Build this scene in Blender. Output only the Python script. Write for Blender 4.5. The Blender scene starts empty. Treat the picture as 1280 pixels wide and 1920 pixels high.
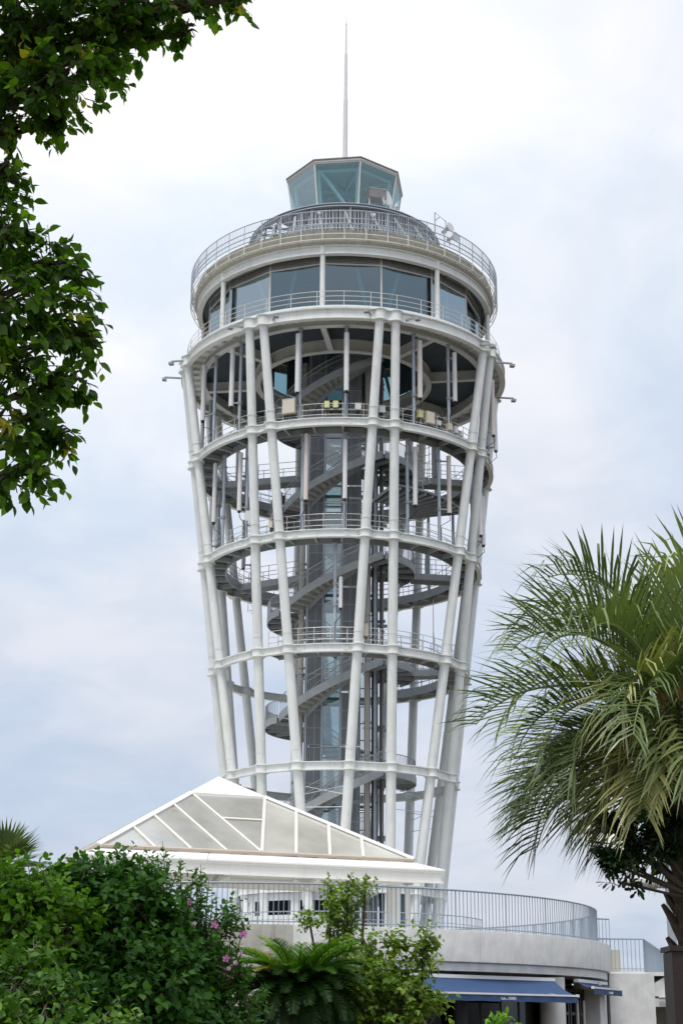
import bpy, math, random
import numpy as np
from mathutils import Vector, Matrix

random.seed(7)
rng = np.random.default_rng(11)
SC = bpy.context.scene
COL = SC.collection
R = math.radians

# ------------------------------------------------------------------ camera
cd = bpy.data.cameras.new('camera')
cam = bpy.data.objects.new('camera', cd)
COL.objects.link(cam)
cd.sensor_fit = 'VERTICAL'
cd.sensor_height = 24.0
cd.sensor_width = 16.0
cd.lens = 36.015
cd.clip_start = 0.1
cd.clip_end = 3000
cam.matrix_world = Matrix.Translation((0, 0, 1.6)) @ Matrix.Rotation(R(90 + 18.398), 4, 'X') @ Matrix.Rotation(R(0.496), 4, 'Z')
SC.camera = cam

# ------------------------------------------------------------------ world: bright overcast sky
SUN_EL, SUN_AZ = 66.0, 200.0          # azimuth clockwise from +Y: behind the camera
W = bpy.data.worlds.new('World')
SC.world = W
W.use_nodes = True
nt = W.node_tree
for n in list(nt.nodes):
    nt.nodes.remove(n)
def N(t, **k):
    n = nt.nodes.new(t)
    for a, b in k.items():
        setattr(n, a, b)
    return n
def math_node(op, a, b=None, clamp=False):
    m = N('ShaderNodeMath', operation=op, use_clamp=clamp)
    for i, s in enumerate((a, b)):
        if s is None:
            continue
        if isinstance(s, (int, float)):
            m.inputs[i].default_value = s
        else:
            nt.links.new(s, m.inputs[i])
    return m.outputs[0]
def mixc(fac, a, b, bt='MIX'):
    m = N('ShaderNodeMix', data_type='RGBA', blend_type=bt)
    for i, s in ((0, fac), (6, a), (7, b)):
        if isinstance(s, (int, float)):
            m.inputs[i].default_value = s
        elif isinstance(s, tuple):
            m.inputs[i].default_value = (*s, 1)
        else:
            nt.links.new(s, m.inputs[i])
    return m.outputs[2]
out = N('ShaderNodeOutputWorld')
bg = N('ShaderNodeBackground')
sky = N('ShaderNodeTexSky', sky_type='NISHITA', sun_disc=False)
sky.sun_elevation = R(SUN_EL)
sky.sun_rotation = R(SUN_AZ)
tc = N('ShaderNodeTexCoord')
sep = N('ShaderNodeSeparateXYZ')
nt.links.new(tc.outputs['Generated'], sep.inputs[0])
zz = sep.outputs[2]
# overcast luminance: the zenith is brighter than the horizon
el = math_node('DIVIDE', zz, 0.60, True)
elr = N('ShaderNodeValToRGB')
nt.links.new(el, elr.inputs[0])
cr = elr.color_ramp
cr.interpolation = 'B_SPLINE'
cr.elements[0].position = 0.0
cr.elements[0].color = (0.575, 0.59, 0.67, 1)
cr.elements[1].position = 1.0
cr.elements[1].color = (0.88, 0.87, 0.90, 1)
e = cr.elements.new(0.30); e.color = (0.59, 0.625, 0.715, 1)
e = cr.elements.new(0.62); e.color = (0.74, 0.755, 0.815, 1)
# cloud layers: direction projected on a flat layer overhead
dv = math_node('ADD', zz, 0.30)
div = N('ShaderNodeVectorMath', operation='DIVIDE')
comb = N('ShaderNodeCombineXYZ')
for i in range(3):
    nt.links.new(dv, comb.inputs[i])
nt.links.new(tc.outputs['Generated'], div.inputs[0])
nt.links.new(comb.outputs[0], div.inputs[1])
n1 = N('ShaderNodeTexNoise')
n1.inputs['Scale'].default_value = 2.1
n1.inputs['Detail'].default_value = 8
n1.inputs['Roughness'].default_value = 0.52
n1.inputs['Distortion'].default_value = 0.35
nt.links.new(div.outputs[0], n1.inputs['Vector'])
n2 = N('ShaderNodeTexNoise')
n2.inputs['Scale'].default_value = 6.5
n2.inputs['Detail'].default_value = 6
n2.inputs['Roughness'].default_value = 0.5
n2.inputs['Distortion'].default_value = 0.6
nt.links.new(div.outputs[0], n2.inputs['Vector'])
c1 = N('ShaderNodeMapRange'); c1.interpolation_type = 'SMOOTHSTEP'
nt.links.new(n1.outputs[0], c1.inputs[0])
c1.inputs[1].default_value = 0.40; c1.inputs[2].default_value = 0.60
c2 = N('ShaderNodeMapRange'); c2.interpolation_type = 'SMOOTHSTEP'
nt.links.new(n2.outputs[0], c2.inputs[0])
c2.inputs[1].default_value = 0.35; c2.inputs[2].default_value = 0.68
thin = mixc(c1.outputs[0], (0.865, 0.94, 1.0), (1.055, 1.05, 1.035))
thin2 = mixc(c2.outputs[0], (0.935, 0.96, 0.985), (1.055, 1.05, 1.045))
base = mixc(1.0, elr.outputs[0], thin, 'MULTIPLY')
base = mixc(1.0, base, thin2, 'MULTIPLY')
# broad bright area where the cloud veil is thinnest (upper left of the view)
dt = N('ShaderNodeVectorMath', operation='DOT_PRODUCT')
dt.inputs[1].default_value = Vector((-0.14, 0.83, 0.54)).normalized()
nt.links.new(tc.outputs['Generated'], dt.inputs[0])
gl = N('ShaderNodeMapRange'); gl.interpolation_type = 'SMOOTHSTEP'
nt.links.new(dt.outputs['Value'], gl.inputs[0])
gl.inputs[1].default_value = 0.93; gl.inputs[2].default_value = 1.0; gl.inputs[3].default_value = 0.0; gl.inputs[4].default_value = 1.0
base = mixc(gl.outputs[0], base, mixc(1.0, base, (1.13, 1.12, 1.09), 'MULTIPLY'))
skys = mixc(1.0, sky.outputs[0], (0.10, 0.10, 0.10), 'MULTIPLY')
final = mixc(0.90, skys, base)
nt.links.new(final, bg.inputs[0])
bg.inputs[1].default_value = 1.0
nt.links.new(bg.outputs[0], out.inputs[0])

# ------------------------------------------------------------------ sun behind thin cloud
sl = bpy.data.lights.new('sun', 'SUN')
sl.energy = 2.3
sl.angle = R(18)
sl.color = (1.0, 0.965, 0.91)
sun = bpy.data.objects.new('sun', sl)
COL.objects.link(sun)
sdir = Vector((math.sin(R(SUN_AZ)) * math.cos(R(SUN_EL)), math.cos(R(SUN_AZ)) * math.cos(R(SUN_EL)), math.sin(R(SUN_EL))))
sun.rotation_euler = sdir.to_track_quat('Z', 'Y').to_euler()
sun.location = sdir * 200

SC.view_settings.view_transform = 'Standard'
SC.view_settings.look = 'None'
SC.view_settings.exposure = 0.22
SC.view_settings.gamma = 1.0
SC.view_settings.use_curve_mapping = False
SC.cycles.max_bounces = 6
SC.cycles.diffuse_bounces = 3
SC.cycles.transparent_max_bounces = 16
SC.cycles.caustics_reflective = False
SC.cycles.caustics_refractive = False

# ------------------------------------------------------------------ materials
MATS = {}
def lin(r, g, b):
    f = lambda c: (c / 255 / 12.92) if c / 255 <= 0.04045 else ((c / 255 + 0.055) / 1.055) ** 2.4
    return (f(r), f(g), f(b))
def mat(name, color, rough=0.5, metal=0.0, var=0.08, scale=1.5, bump=0.0, bscale=30.0, streak=0.0, dirt=None, spec=0.5):
    m = bpy.data.materials.new(name)
    m.use_nodes = True
    t = m.node_tree
    p = t.nodes['Principled BSDF']
    p.inputs['Roughness'].default_value = rough
    p.inputs['Metallic'].default_value = metal
    p.inputs['Specular IOR Level'].default_value = spec
    geo = t.nodes.new('ShaderNodeNewGeometry')
    nz = t.nodes.new('ShaderNodeTexNoise')
    nz.inputs['Scale'].default_value = scale
    nz.inputs['Detail'].default_value = 6
    nz.inputs['Roughness'].default_value = 0.6
    t.links.new(geo.outputs['Position'], nz.inputs['Vector'])
    mr = t.nodes.new('ShaderNodeMapRange')
    mr.inputs[1].default_value = 0.3; mr.inputs[2].default_value = 0.7
    mr.inputs[3].default_value = 1 - var; mr.inputs[4].default_value = 1 + var
    t.links.new(nz.outputs[0], mr.inputs[0])
    mul = t.nodes.new('ShaderNodeMix'); mul.data_type = 'RGBA'; mul.blend_type = 'MULTIPLY'
    mul.inputs[0].default_value = 1
    mul.inputs[6].default_value = (*color, 1)
    t.links.new(mr.outputs[0], mul.inputs[7])
    cout = mul.outputs[2]
    if streak:
        mp = t.nodes.new('ShaderNodeMapping'); mp.inputs['Scale'].default_value = (5, 5, 0.35)
        t.links.new(geo.outputs['Position'], mp.inputs[0])
        ns = t.nodes.new('ShaderNodeTexNoise'); ns.inputs['Scale'].default_value = 1.0; ns.inputs['Detail'].default_value = 5
        t.links.new(mp.outputs[0], ns.inputs['Vector'])
        ms = t.nodes.new('ShaderNodeMapRange'); ms.inputs[1].default_value = 0.5; ms.inputs[2].default_value = 0.75
        ms.inputs[3].default_value = 0.0; ms.inputs[4].default_value = streak
        t.links.new(ns.outputs[0], ms.inputs[0])
        mx = t.nodes.new('ShaderNodeMix'); mx.data_type = 'RGBA'
        t.links.new(ms.outputs[0], mx.inputs[0])
        t.links.new(cout, mx.inputs[6])
        mx.inputs[7].default_value = (*(dirt or tuple(c * 0.45 for c in color)), 1)
        cout = mx.outputs[2]
    t.links.new(cout, p.inputs['Base Color'])
    if bump:
        nb = t.nodes.new('ShaderNodeTexNoise'); nb.inputs['Scale'].default_value = bscale; nb.inputs['Detail'].default_value = 5
        t.links.new(geo.outputs['Position'], nb.inputs['Vector'])
        bp = t.nodes.new('ShaderNodeBump'); bp.inputs['Strength'].default_value = bump; bp.inputs['Distance'].default_value = 0.02
        t.links.new(nb.outputs[0], bp.inputs['Height'])
        t.links.new(bp.outputs[0], p.inputs['Normal'])
    MATS[name] = m
    return m
def glass(name, tint, refl=0.12, rough=0.02, body=None, bodyfac=0.0, mx=.45, gcol=(0.95, 0.98, 1)):
    """a thin pane: tinted see-through, mirror reflection growing at grazing angles, optional milky body"""
    m = bpy.data.materials.new(name)
    m.use_nodes = True
    t = m.node_tree
    for n in list(t.nodes):
        t.nodes.remove(n)
    o = t.nodes.new('ShaderNodeOutputMaterial')
    tr = t.nodes.new('ShaderNodeBsdfTransparent'); tr.inputs[0].default_value = (*tint, 1)
    gl = t.nodes.new('ShaderNodeBsdfGlossy'); gl.inputs['Roughness'].default_value = rough
    gl.inputs[0].default_value = (*gcol, 1)
    fr = t.nodes.new('ShaderNodeLayerWeight'); fr.inputs[0].default_value = 0.25
    mr = t.nodes.new('ShaderNodeMapRange')
    mr.inputs[3].default_value = refl; mr.inputs[4].default_value = mx
    t.links.new(fr.outputs['Fresnel'], mr.inputs[0])
    src = tr.outputs[0]
    if bodyfac:
        df = t.nodes.new('ShaderNodeBsdfTranslucent'); df.inputs[0].default_value = (*body, 1)
        d2 = t.nodes.new('ShaderNodeBsdfDiffuse'); d2.inputs[0].default_value = (*body, 1)
        ad = t.nodes.new('ShaderNodeMixShader'); ad.inputs[0].default_value = 0.5
        t.links.new(df.outputs[0], ad.inputs[1]); t.links.new(d2.outputs[0], ad.inputs[2])
        nz = t.nodes.new('ShaderNodeTexNoise'); nz.inputs['Scale'].default_value = 1.3; nz.inputs['Detail'].default_value = 5
        geo = t.nodes.new('ShaderNodeNewGeometry')
        t.links.new(geo.outputs['Position'], nz.inputs['Vector'])
        mm = t.nodes.new('ShaderNodeMapRange'); mm.inputs[1].default_value = 0.3; mm.inputs[2].default_value = 0.7
        mm.inputs[3].default_value = bodyfac - 0.2; mm.inputs[4].default_value = bodyfac + 0.14
        nz.inputs['Distortion'].default_value = 0.2; nz.inputs['Scale'].default_value = 0.55; nz.inputs['Detail'].default_value = 2  # uneven milkiness stands in for smeared reflections on the panes
        t.links.new(nz.outputs[0], mm.inputs[0])
        oi = t.nodes.new('ShaderNodeObjectInfo')          # panes differ a little from one another
        om = t.nodes.new('ShaderNodeMath'); om.operation = 'MULTIPLY_ADD'; om.inputs[1].default_value = 0.2
        t.links.new(oi.outputs['Random'], om.inputs[0]); t.links.new(mm.outputs[0], om.inputs[2])
        mb = t.nodes.new('ShaderNodeMixShader')
        t.links.new(om.outputs[0], mb.inputs[0])
        t.links.new(tr.outputs[0], mb.inputs[1]); t.links.new(ad.outputs[0], mb.inputs[2])
        src = mb.outputs[0]
    ms = t.nodes.new('ShaderNodeMixShader')
    t.links.new(mr.outputs[0], ms.inputs[0])
    t.links.new(src, ms.inputs[1]); t.links.new(gl.outputs[0], ms.inputs[2])
    t.links.new(ms.outputs[0], o.inputs[0])
    MATS[name] = m
    return m

mat('white_steel', (0.76, 0.78, 0.76), 0.42, var=0.06, scale=1.3, streak=0.34, dirt=(0.50, 0.49, 0.44))
mat('grey_steel', (0.40, 0.43, 0.445), 0.5, var=0.08, scale=2, streak=0.2, dirt=(0.16, 0.17, 0.18))
mat('galv', (0.42, 0.46, 0.52), 0.42, metal=0.25, var=0.06, scale=3)
mat('tread', (0.40, 0.40, 0.37), 0.7, var=0.12, scale=3)
mat('dark_steel', (0.075, 0.085, 0.10), 0.55, var=0.15, scale=2)
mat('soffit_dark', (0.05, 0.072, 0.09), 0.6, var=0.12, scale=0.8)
mat('screen', (0.41, 0.435, 0.46), 0.55, var=0.12, scale=1.2, streak=0.25, dirt=(0.30, 0.31, 0.32))
mat('pipe_beige', (0.47, 0.45, 0.41), 0.5, var=0.06)
mat('concrete', (0.66, 0.66, 0.65), 0.85, var=0.13, scale=2.2, bump=0.12, bscale=34, streak=0.2, dirt=(0.40, 0.39, 0.36))
mat('screen_back', (0.17, 0.185, 0.20), 0.6, var=0.15, scale=1.5)
mat('concrete_stained', (0.38, 0.37, 0.33), 0.9, var=0.2, scale=1.6, bump=0.3, bscale=22, streak=0.7, dirt=(0.16, 0.14, 0.11))
mat('slab_concrete', (0.44, 0.425, 0.36), 0.85, var=0.10, scale=0.9, bump=0.2, streak=0.65, dirt=(0.27, 0.25, 0.19))
mat('panel_beige', (0.62, 0.565, 0.46), 0.5, var=0.05)
mat('antenna_white', (0.70, 0.695, 0.70), 0.45, var=0.05, streak=0.12)
mat('antenna_pink', (0.66, 0.60, 0.565), 0.45, var=0.05, streak=0.12)
mat('box_yellow', (0.62, 0.63, 0.30), 0.5, var=0.05)
mat('box_grey', (0.58, 0.59, 0.59), 0.5, var=0.06)
mat('black_rubber', (0.018, 0.018, 0.02), 0.6, var=0.1)
mat('aluminium', (0.62, 0.60, 0.56), 0.4, metal=0.2, var=0.05)
mat('rail_cream', (0.74, 0.73, 0.68), 0.5, var=0.06)
mat('rail_blue', (0.27, 0.32, 0.375), 0.45, var=0.07)
mat('roof_edge', (0.27, 0.235, 0.215), 0.5, var=0.1)
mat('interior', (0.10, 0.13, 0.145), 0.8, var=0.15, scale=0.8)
mat('lamp_body', (0.33, 0.33, 0.32), 0.45, metal=0.3, var=0.08)
mat('brace_teal', (0.62, 0.74, 0.74), 0.5, var=0.05)
glass('cabin_glass', (0.50, 0.66, 0.71), 0.13, mx=.35, gcol=(.75, .90, 1.0))
glass('lantern_glass', (0.74, 0.86, 0.86), 0.09, mx=.26, gcol=(.85, .95, 1.0))
glass('lift_glass', (0.76, 0.82, 0.82), 0.12)
# ------------------------------------------------------------------ mesh builder
class MB:
    def __init__(s):
        s.v = []; s.f = []
    def add(s, vs, fs):
        o = len(s.v)
        s.v += [tuple(map(float, p)) for p in vs]
        s.f += [tuple(i + o for i in f) for f in fs]
        return s
    def frame(s, o, x, y, z, sx, sy, sz):
        o = Vector(o); x = Vector(x) * sx / 2; y = Vector(y) * sy / 2; z = Vector(z) * sz / 2
        vs = [o + a * x + b * y + c * z for c in (-1, 1) for b in (-1, 1) for a in (-1, 1)]
        return s.add(vs, [(0, 2, 3, 1), (4, 5, 7, 6), (0, 1, 5, 4), (2, 6, 7, 3), (0, 4, 6, 2), (1, 3, 7, 5)])
    def box(s, c, size, rz=0.0):
        a, b = math.cos(rz), math.sin(rz)
        return s.frame(c, (a, b, 0), (-b, a, 0), (0, 0, 1), *size)
    def beam(s, p, q, w, h, up=(0, 0, 1)):
        p = Vector(p); q = Vector(q); d = q - p; L = d.length
        if L < 1e-6: return s
        d /= L; up = Vector(up); x = d.cross(up)
        if x.length < 1e-4: x = d.cross(Vector((1, 0, 0)))
        x.normalize(); z = x.cross(d)
        return s.frame((p + q) / 2, x, d, z, w, L, h)
    def tube(s, p, q, r, r2=None, n=10, cap=True):
        p = Vector(p); q = Vector(q); r2 = r if r2 is None else r2
        d = (q - p).normalized(); x = d.orthogonal().normalized(); y = d.cross(x)
        vs = []
        for c, rr in ((p, r), (q, r2)):
            for i in range(n):
                a = 2 * math.pi * i / n
                vs.append(c + x * (rr * math.cos(a)) + y * (rr * math.sin(a)))
        fs = [(i, (i + 1) % n, n + (i + 1) % n, n + i) for i in range(n)]
        if cap: fs += [tuple(range(n - 1, -1, -1)), tuple(range(n, 2 * n))]
        return s.add(vs, fs)
    def path(s, pts, r, n=6, closed=False):
        pts = [Vector(p) for p in pts]; m = len(pts)
        rs = r if isinstance(r, (list, tuple)) else [r] * m
        vs = []; x = None
        for i, p in enumerate(pts):
            if closed: d = pts[(i + 1) % m] - pts[i - 1]
            else: d = pts[min(i + 1, m - 1)] - pts[max(i - 1, 0)]
            d = d.normalized() if d.length > 1e-9 else Vector((0, 0, 1))
            if x is None: x = d.orthogonal().normalized()
            else:
                x = x - d * x.dot(d)
                x = x.normalized() if x.length > 1e-6 else d.orthogonal().normalized()
            y = d.cross(x)
            for k in range(n):
                a = 2 * math.pi * k / n
                vs.append(p + x * (rs[i] * math.cos(a)) + y * (rs[i] * math.sin(a)))
        fs = []
        for i in range(m if closed else m - 1):
            j = (i + 1) % m
            fs += [(i * n + k, i * n + (k + 1) % n, j * n + (k + 1) % n, j * n + k) for k in range(n)]
        if not closed:
            fs += [tuple(range(n - 1, -1, -1)), tuple((m - 1) * n + k for k in range(n))]
        return s.add(vs, fs)
    def sweep(s, c, prof, a0, a1, n, az2prof=None):
        """closed profile [(r, z)...] swept about the vertical axis through c; azimuth 0 faces the camera"""
        full = abs(a1 - a0) >= 359.99
        k = n if full else n + 1
        m = len(prof); vs = []
        for i in range(k):
            a = a0 + (a1 - a0) * i / n
            pr = az2prof(a) if az2prof else prof
            sa, ca = math.sin(R(a)), math.cos(R(a))
            vs += [(c[0] + r * sa, c[1] - r * ca, z) for r, z in pr]
        fs = []
        for i in range(n):
            j = (i + 1) % k
            fs += [(i * m + q, i * m + (q + 1) % m, j * m + (q + 1) % m, j * m + q) for q in range(m)]
        if not full:
            fs += [tuple(range(m - 1, -1, -1)), tuple((k - 1) * m + q for q in range(m))]
        return s.add(vs, fs)
    def rect(s, c, r0, r1, z0, z1, a0=0, a1=360, n=96):
        return s.sweep(c, [(r0, z0), (r1, z0), (r1, z1), (r0, z1)], a0, a1, n)
    def arc(s, c, r, z, rad, a0=0, a1=360, n=96, k=6):
        return s.sweep(c, [(r + rad * math.cos(2 * math.pi * i / k), z + rad * math.sin(2 * math.pi * i / k)) for i in range(k)], a0, a1, n)
    def build(s, name, m, parent=None, smooth=35):
        v = np.array(s.v, dtype=np.float64)
        lo, hi = v.min(0), v.max(0)
        org = np.array([(lo[0] + hi[0]) / 2, (lo[1] + hi[1]) / 2, lo[2]])
        me = bpy.data.meshes.new(name)
        me.from_pydata((v - org).tolist(), [], s.f)
        me.materials.append(MATS[m] if isinstance(m, str) else m)
        if smooth:
            me.shade_smooth()
            me.set_sharp_from_angle(angle=R(smooth))
        me.validate()
        o = bpy.data.objects.new(name, me)
        COL.objects.link(o)
        o.location = org
        if parent is not None:
            o.parent = parent
            o.location = Vector(org) - wloc(parent)
        return o
def wloc(o):
    l = Vector(o.location)
    while o.parent is not None:
        o = o.parent
        l += Vector(o.location)
    return l
def tag(o, label, cat=None, group=None, kind=None):
    if label: o['label'] = label
    if cat: o['category'] = cat
    if group: o['group'] = group
    if kind: o['kind'] = kind
    return o
def thing(name, loc, label, cat, group=None):
    o = bpy.data.objects.new(name, None)
    o.empty_display_size = 0.3
    COL.objects.link(o)
    o.location = loc
    return tag(o, label, cat, group)
def pol(c, r, az, z):
    return Vector((c[0] + r * math.sin(R(az)), c[1] - r * math.cos(R(az)), z))
# ================================================================== ground
g = MB()
g.add([(-900, -300, 0), (900, -300, 0), (900, 1500, 0), (-900, 1500, 0)], [(0, 1, 2, 3)])
mat('soil', (0.10, 0.085, 0.06), 0.95, var=0.3, scale=0.6, bump=0.4)
tag(g.build('ground', 'soil', smooth=0), None, kind='structure')

# ================================================================== observation tower
TC = (0.04, 100.0)
PLZ = 4.2                                   # level of the terrace and plaza
tower = thing('observation_tower', (TC[0], TC[1], PLZ), 'tall white flared lighthouse tower of paired steel columns with round glass observation deck', 'tower')
PAIR = [14.6 + 45 * k for k in range(8)]    # azimuth of each pair of columns
RING = [(9.26, 6.45), (16.31, 7.42), (23.36, 8.35), (30.40, 9.28), (37.45, 10.22)]
def col_pt(k, sgn, z):
    rho = 7.30 + (z - 16.31) * 0.1362
    t = 1.30 - (z - 16.31) * 0.0275
    a = R(PAIR[k])
    return Vector((TC[0] + rho * math.sin(a) + sgn * t * math.cos(a), TC[1] - rho * math.cos(a) + sgn * t * math.sin(a), z))
def col_az(z):
    res = []
    for k in range(8):
        for s_ in (-1, 1):
            p = col_pt(k, s_, z)
            res.append(math.degrees(math.atan2(p.x - TC[0], TC[1] - p.y)))
    return res
for k in range(8):
    for s_ in (-1, 1):
        b = MB()
        b.tube(col_pt(k, s_, PLZ), col_pt(k, s_, 44.5), 0.318, 0.290, n=20, cap=True)
        for z, r_ in RING:                   # raised weld seam above every ring
            b.tube(col_pt(k, s_, z + 1.0), col_pt(k, s_, z + 1.05), 0.321, n=20, cap=True)
        b.build('column', 'white_steel', tower)

def ring_beam(name, rr, zc, h, fl=0.15, tf=0.05, mt='white_steel', bump=0.455):
    azs = col_az(zc)
    def prof(a):
        s_ = min(abs((a - q + 180) % 360 - 180) for q in azs) * math.pi / 180 * rr
        bf = math.sqrt(max(bump * bump - s_ * s_, 0)) if bump else 0
        # soft shoulder where the flange swells round a column
        bf = max(bf, 0.25 - 0.5 * max(s_ - 0.41, 0)) if (bump and s_ < 0.62) else bf
        bw = math.sqrt(max(0.37 ** 2 - s_ * s_, 0)) if bump else 0
        fo = max(fl, bf); wo = max(0.03, bw)
        z0, z1 = zc - h / 2, zc + h / 2
        return [(rr - fo, z0), (rr + fo, z0), (rr + fo, z0 + tf), (rr + wo, z0 + tf), (rr + wo, z1 - tf), (rr + fo, z1 - tf),
                (rr + fo, z1), (rr - fo, z1), (rr - fo, z1 - tf), (rr - wo, z1 - tf), (rr - wo, z0 + tf), (rr - fo, z0 + tf)]
    b = MB()
    b.sweep(TC, prof(0), 0, 360, 720, prof)
    return b.build(name, mt, tower, smooth=30)
for z, r_ in RING:
    o = ring_beam('ring_beam', r_, z, 0.52)
    # bolted splice plates on the web between the pairs
    for k in range(8):
        for off in (-10, 10):
            a = PAIR[k] + 22.5 + off
            if math.cos(R(a)) < -0.2: continue
            b = MB()
            c0 = pol(TC, r_ + 0.045, a, z)
            ta = Vector((math.cos(R(a)), math.sin(R(a)), 0)); no = Vector((math.sin(R(a)), -math.cos(R(a)), 0))
            b.frame(c0, ta, no, (0, 0, 1), 0.34, 0.03, 0.30)
            for ix in (-.11, -.04, .04, .11):
                for iz in (-.09, 0, .09):
                    b.frame(c0 + ta * ix + no * 0.03 + Vector((0, 0, iz)), ta, no, (0, 0, 1), 0.035, 0.03, 0.035)
            b.build('splice_plate', 'white_steel', o, smooth=0)
L0R = 11.15
ring_beam('ring_beam', L0R, 44.47, 0.74, fl=0.20)

# ---- deck underside: soffit strip, inner ring, radial beams, dark panels
b = MB(); b.rect(TC, 9.95, 11.05, 44.62, 44.70, n=128)
b.build('soffit_strip', 'white_steel', tower)
for i in range(64):
    a = 360 / 64 * i
    b = MB(); b.beam(pol(TC, 10.1, a, 44.52), pol(TC, 11.1, a, 44.52), 0.05, 0.2)
    b.build('soffit_rib', 'white_steel', tower, smooth=0)
def ibeam_ring(r, z0, z1, name):
    b = MB()
    b.sweep(TC, [(r - .2, z0), (r + .2, z0), (r + .2, z0 + .06), (r + .03, z0 + .06), (r + .03, z1), (r - .03, z1), (r - .03, z0 + .06), (r - .2, z0 + .06)], 0, 360, 128)
    return b.build(name, 'white_steel', tower)
ibeam_ring(9.85, 44.18, 44.95, 'deck_ring')
ibeam_ring(6.0, 44.12, 44.95, 'deck_ring')
for k in range(8):
    a = PAIR[k] - 22.5
    b = MB()
    b.beam(pol(TC, 6.05, a, 44.22), pol(TC, 9.8, a, 44.22), 0.36, 0.06)
    b.beam(pol(TC, 6.05, a, 44.60), pol(TC, 9.8, a, 44.60), 0.06, 0.70)
    b.build('radial_beam', 'white_steel', tower, smooth=0)
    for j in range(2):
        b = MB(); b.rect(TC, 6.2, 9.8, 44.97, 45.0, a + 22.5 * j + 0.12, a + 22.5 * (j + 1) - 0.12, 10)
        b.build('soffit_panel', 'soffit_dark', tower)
b = MB(); b.rect(TC, 5.7, 11.05, 45.02, 45.14, n=128)
b.build('deck_floor', 'white_steel', tower)

# ---- balcony railing round the observation deck
def rail_ring(name, c, r, z0, hts, post_step, mt, a0=0, a1=360, pr=0.022, rr=0.02, n=128, bal=None, parent=None, top=None):
    b = MB()
    for h in hts:
        b.arc(c, r, z0 + h, rr, a0, a1, n)
    na = max(1, int(round((a1 - a0) / post_step)))
    top = top or max(hts)
    for i in range(na + (0 if a1 - a0 >= 359.9 else 1)):
        a = a0 + (a1 - a0) * i / na
        b.tube(pol(c, r, a, z0), pol(c, r, a, z0 + top), pr, n=5)
    if bal:
        step, zb, zt, br = bal
        nb = int((a1 - a0) / step)
        for i in range(nb):
            a = a0 + (i + .5) * step
            b.tube(pol(c, r, a, z0 + zb), pol(c, r, a, z0 + zt), br, n=4, cap=False)
    return b.build(name, mt, parent or tower)
rail_ring('deck_railing', TC, 11.0, 45.14, (0.32, 0.65, 1.0), 9, 'aluminium', pr=.024, rr=.02)

# ---- cabin: 16 panes, mullions, columns, head louvres
CR = 9.65
cab = [PAIR[0] - 22.5 * j for j in range(16)]
def cab_pt(i, z, r=CR):
    return pol(TC, r, PAIR[0] + 22.5 * i, z)
for i in range(16):
    a_, b_ = cab_pt(i, 0), cab_pt(i + 1, 0)
    d = (b_ - a_).normalized(); nrm = Vector((d.y, -d.x, 0))
    if nrm.dot(Vector((TC[0], TC[1], 0)) - (a_ + b_) / 2) > 0: nrm = -nrm
    mid = (a_ + b_) / 2; L = (b_ - a_).length
    pane = MB(); pane.frame((mid.x, mid.y, 47.25), d, nrm, (0, 0, 1), L - 0.08, 0.03, 3.0)
    po = pane.build('window_pane', 'cabin_glass', tower, smooth=0)
    for zf, hf in ((45.68, 0.14), (48.82, 0.10)):
        fr = MB(); fr.frame((mid.x, mid.y, zf), d, nrm, (0, 0, 1), L - 0.02, 0.12, hf)
        fr.build('window_frame', 'aluminium', po, smooth=0)
    lv = MB()
    for q in range(4):
        lv.frame(Vector((mid.x, mid.y, 48.95 + q * 0.12)) + nrm * 0.02, d, nrm, (0, 0, 1), L - 0.1, 0.05, 0.085)
    lv.build('head_louvre', 'lamp_body', tower, smooth=0)
    tl = MB(); tl.frame(Vector((mid.x, mid.y, 49.47)) + nrm * 0.03, d, nrm, (0, 0, 1), L - 0.04, 0.08, 0.05)
    tl.build('head_trim', 'aluminium', tower, smooth=0)
    mu = MB(); mu.beam((a_.x, a_.y, 45.2), (a_.x, a_.y, 49.5), 0.11, 0.11)
    mu.build('mullion', 'aluminium', tower, smooth=0)
b = MB(); b.rect(TC, 9.3, 9.75, 45.14, 45.61, n=64); b.build('cabin_plinth', 'aluminium', tower)
for k in range(8):
    a = PAIR[k] - 22.5
    b = MB(); b.tube(pol(TC, 10.2, a, 45.14), pol(TC, 10.2, a, 49.3), 0.17, n=16)
    b.tube(pol(TC, 10.2, a, 49.22), pol(TC, 10.2, a, 49.8), 0.23, n=16)
    b.build('cabin_column', 'white_steel', tower)
# interior of the cabin
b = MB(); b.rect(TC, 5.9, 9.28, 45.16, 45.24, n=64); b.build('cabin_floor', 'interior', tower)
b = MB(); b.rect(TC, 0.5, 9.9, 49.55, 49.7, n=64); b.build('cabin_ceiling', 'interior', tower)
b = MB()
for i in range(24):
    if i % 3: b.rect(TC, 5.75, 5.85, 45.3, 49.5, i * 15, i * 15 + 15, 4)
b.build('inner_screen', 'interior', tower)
for k in range(8):                            # leaning struts seen through the panes
    for s_ in (-1, 1):
        b = MB(); b.tube(pol(TC, 8.6, PAIR[k] + s_ * 3, 45.2), pol(TC, 9.0, PAIR[k] + s_ * 10.5, 49.5), 0.13, n=10)
        b.build('cabin_strut', 'brace_teal', tower)

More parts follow.
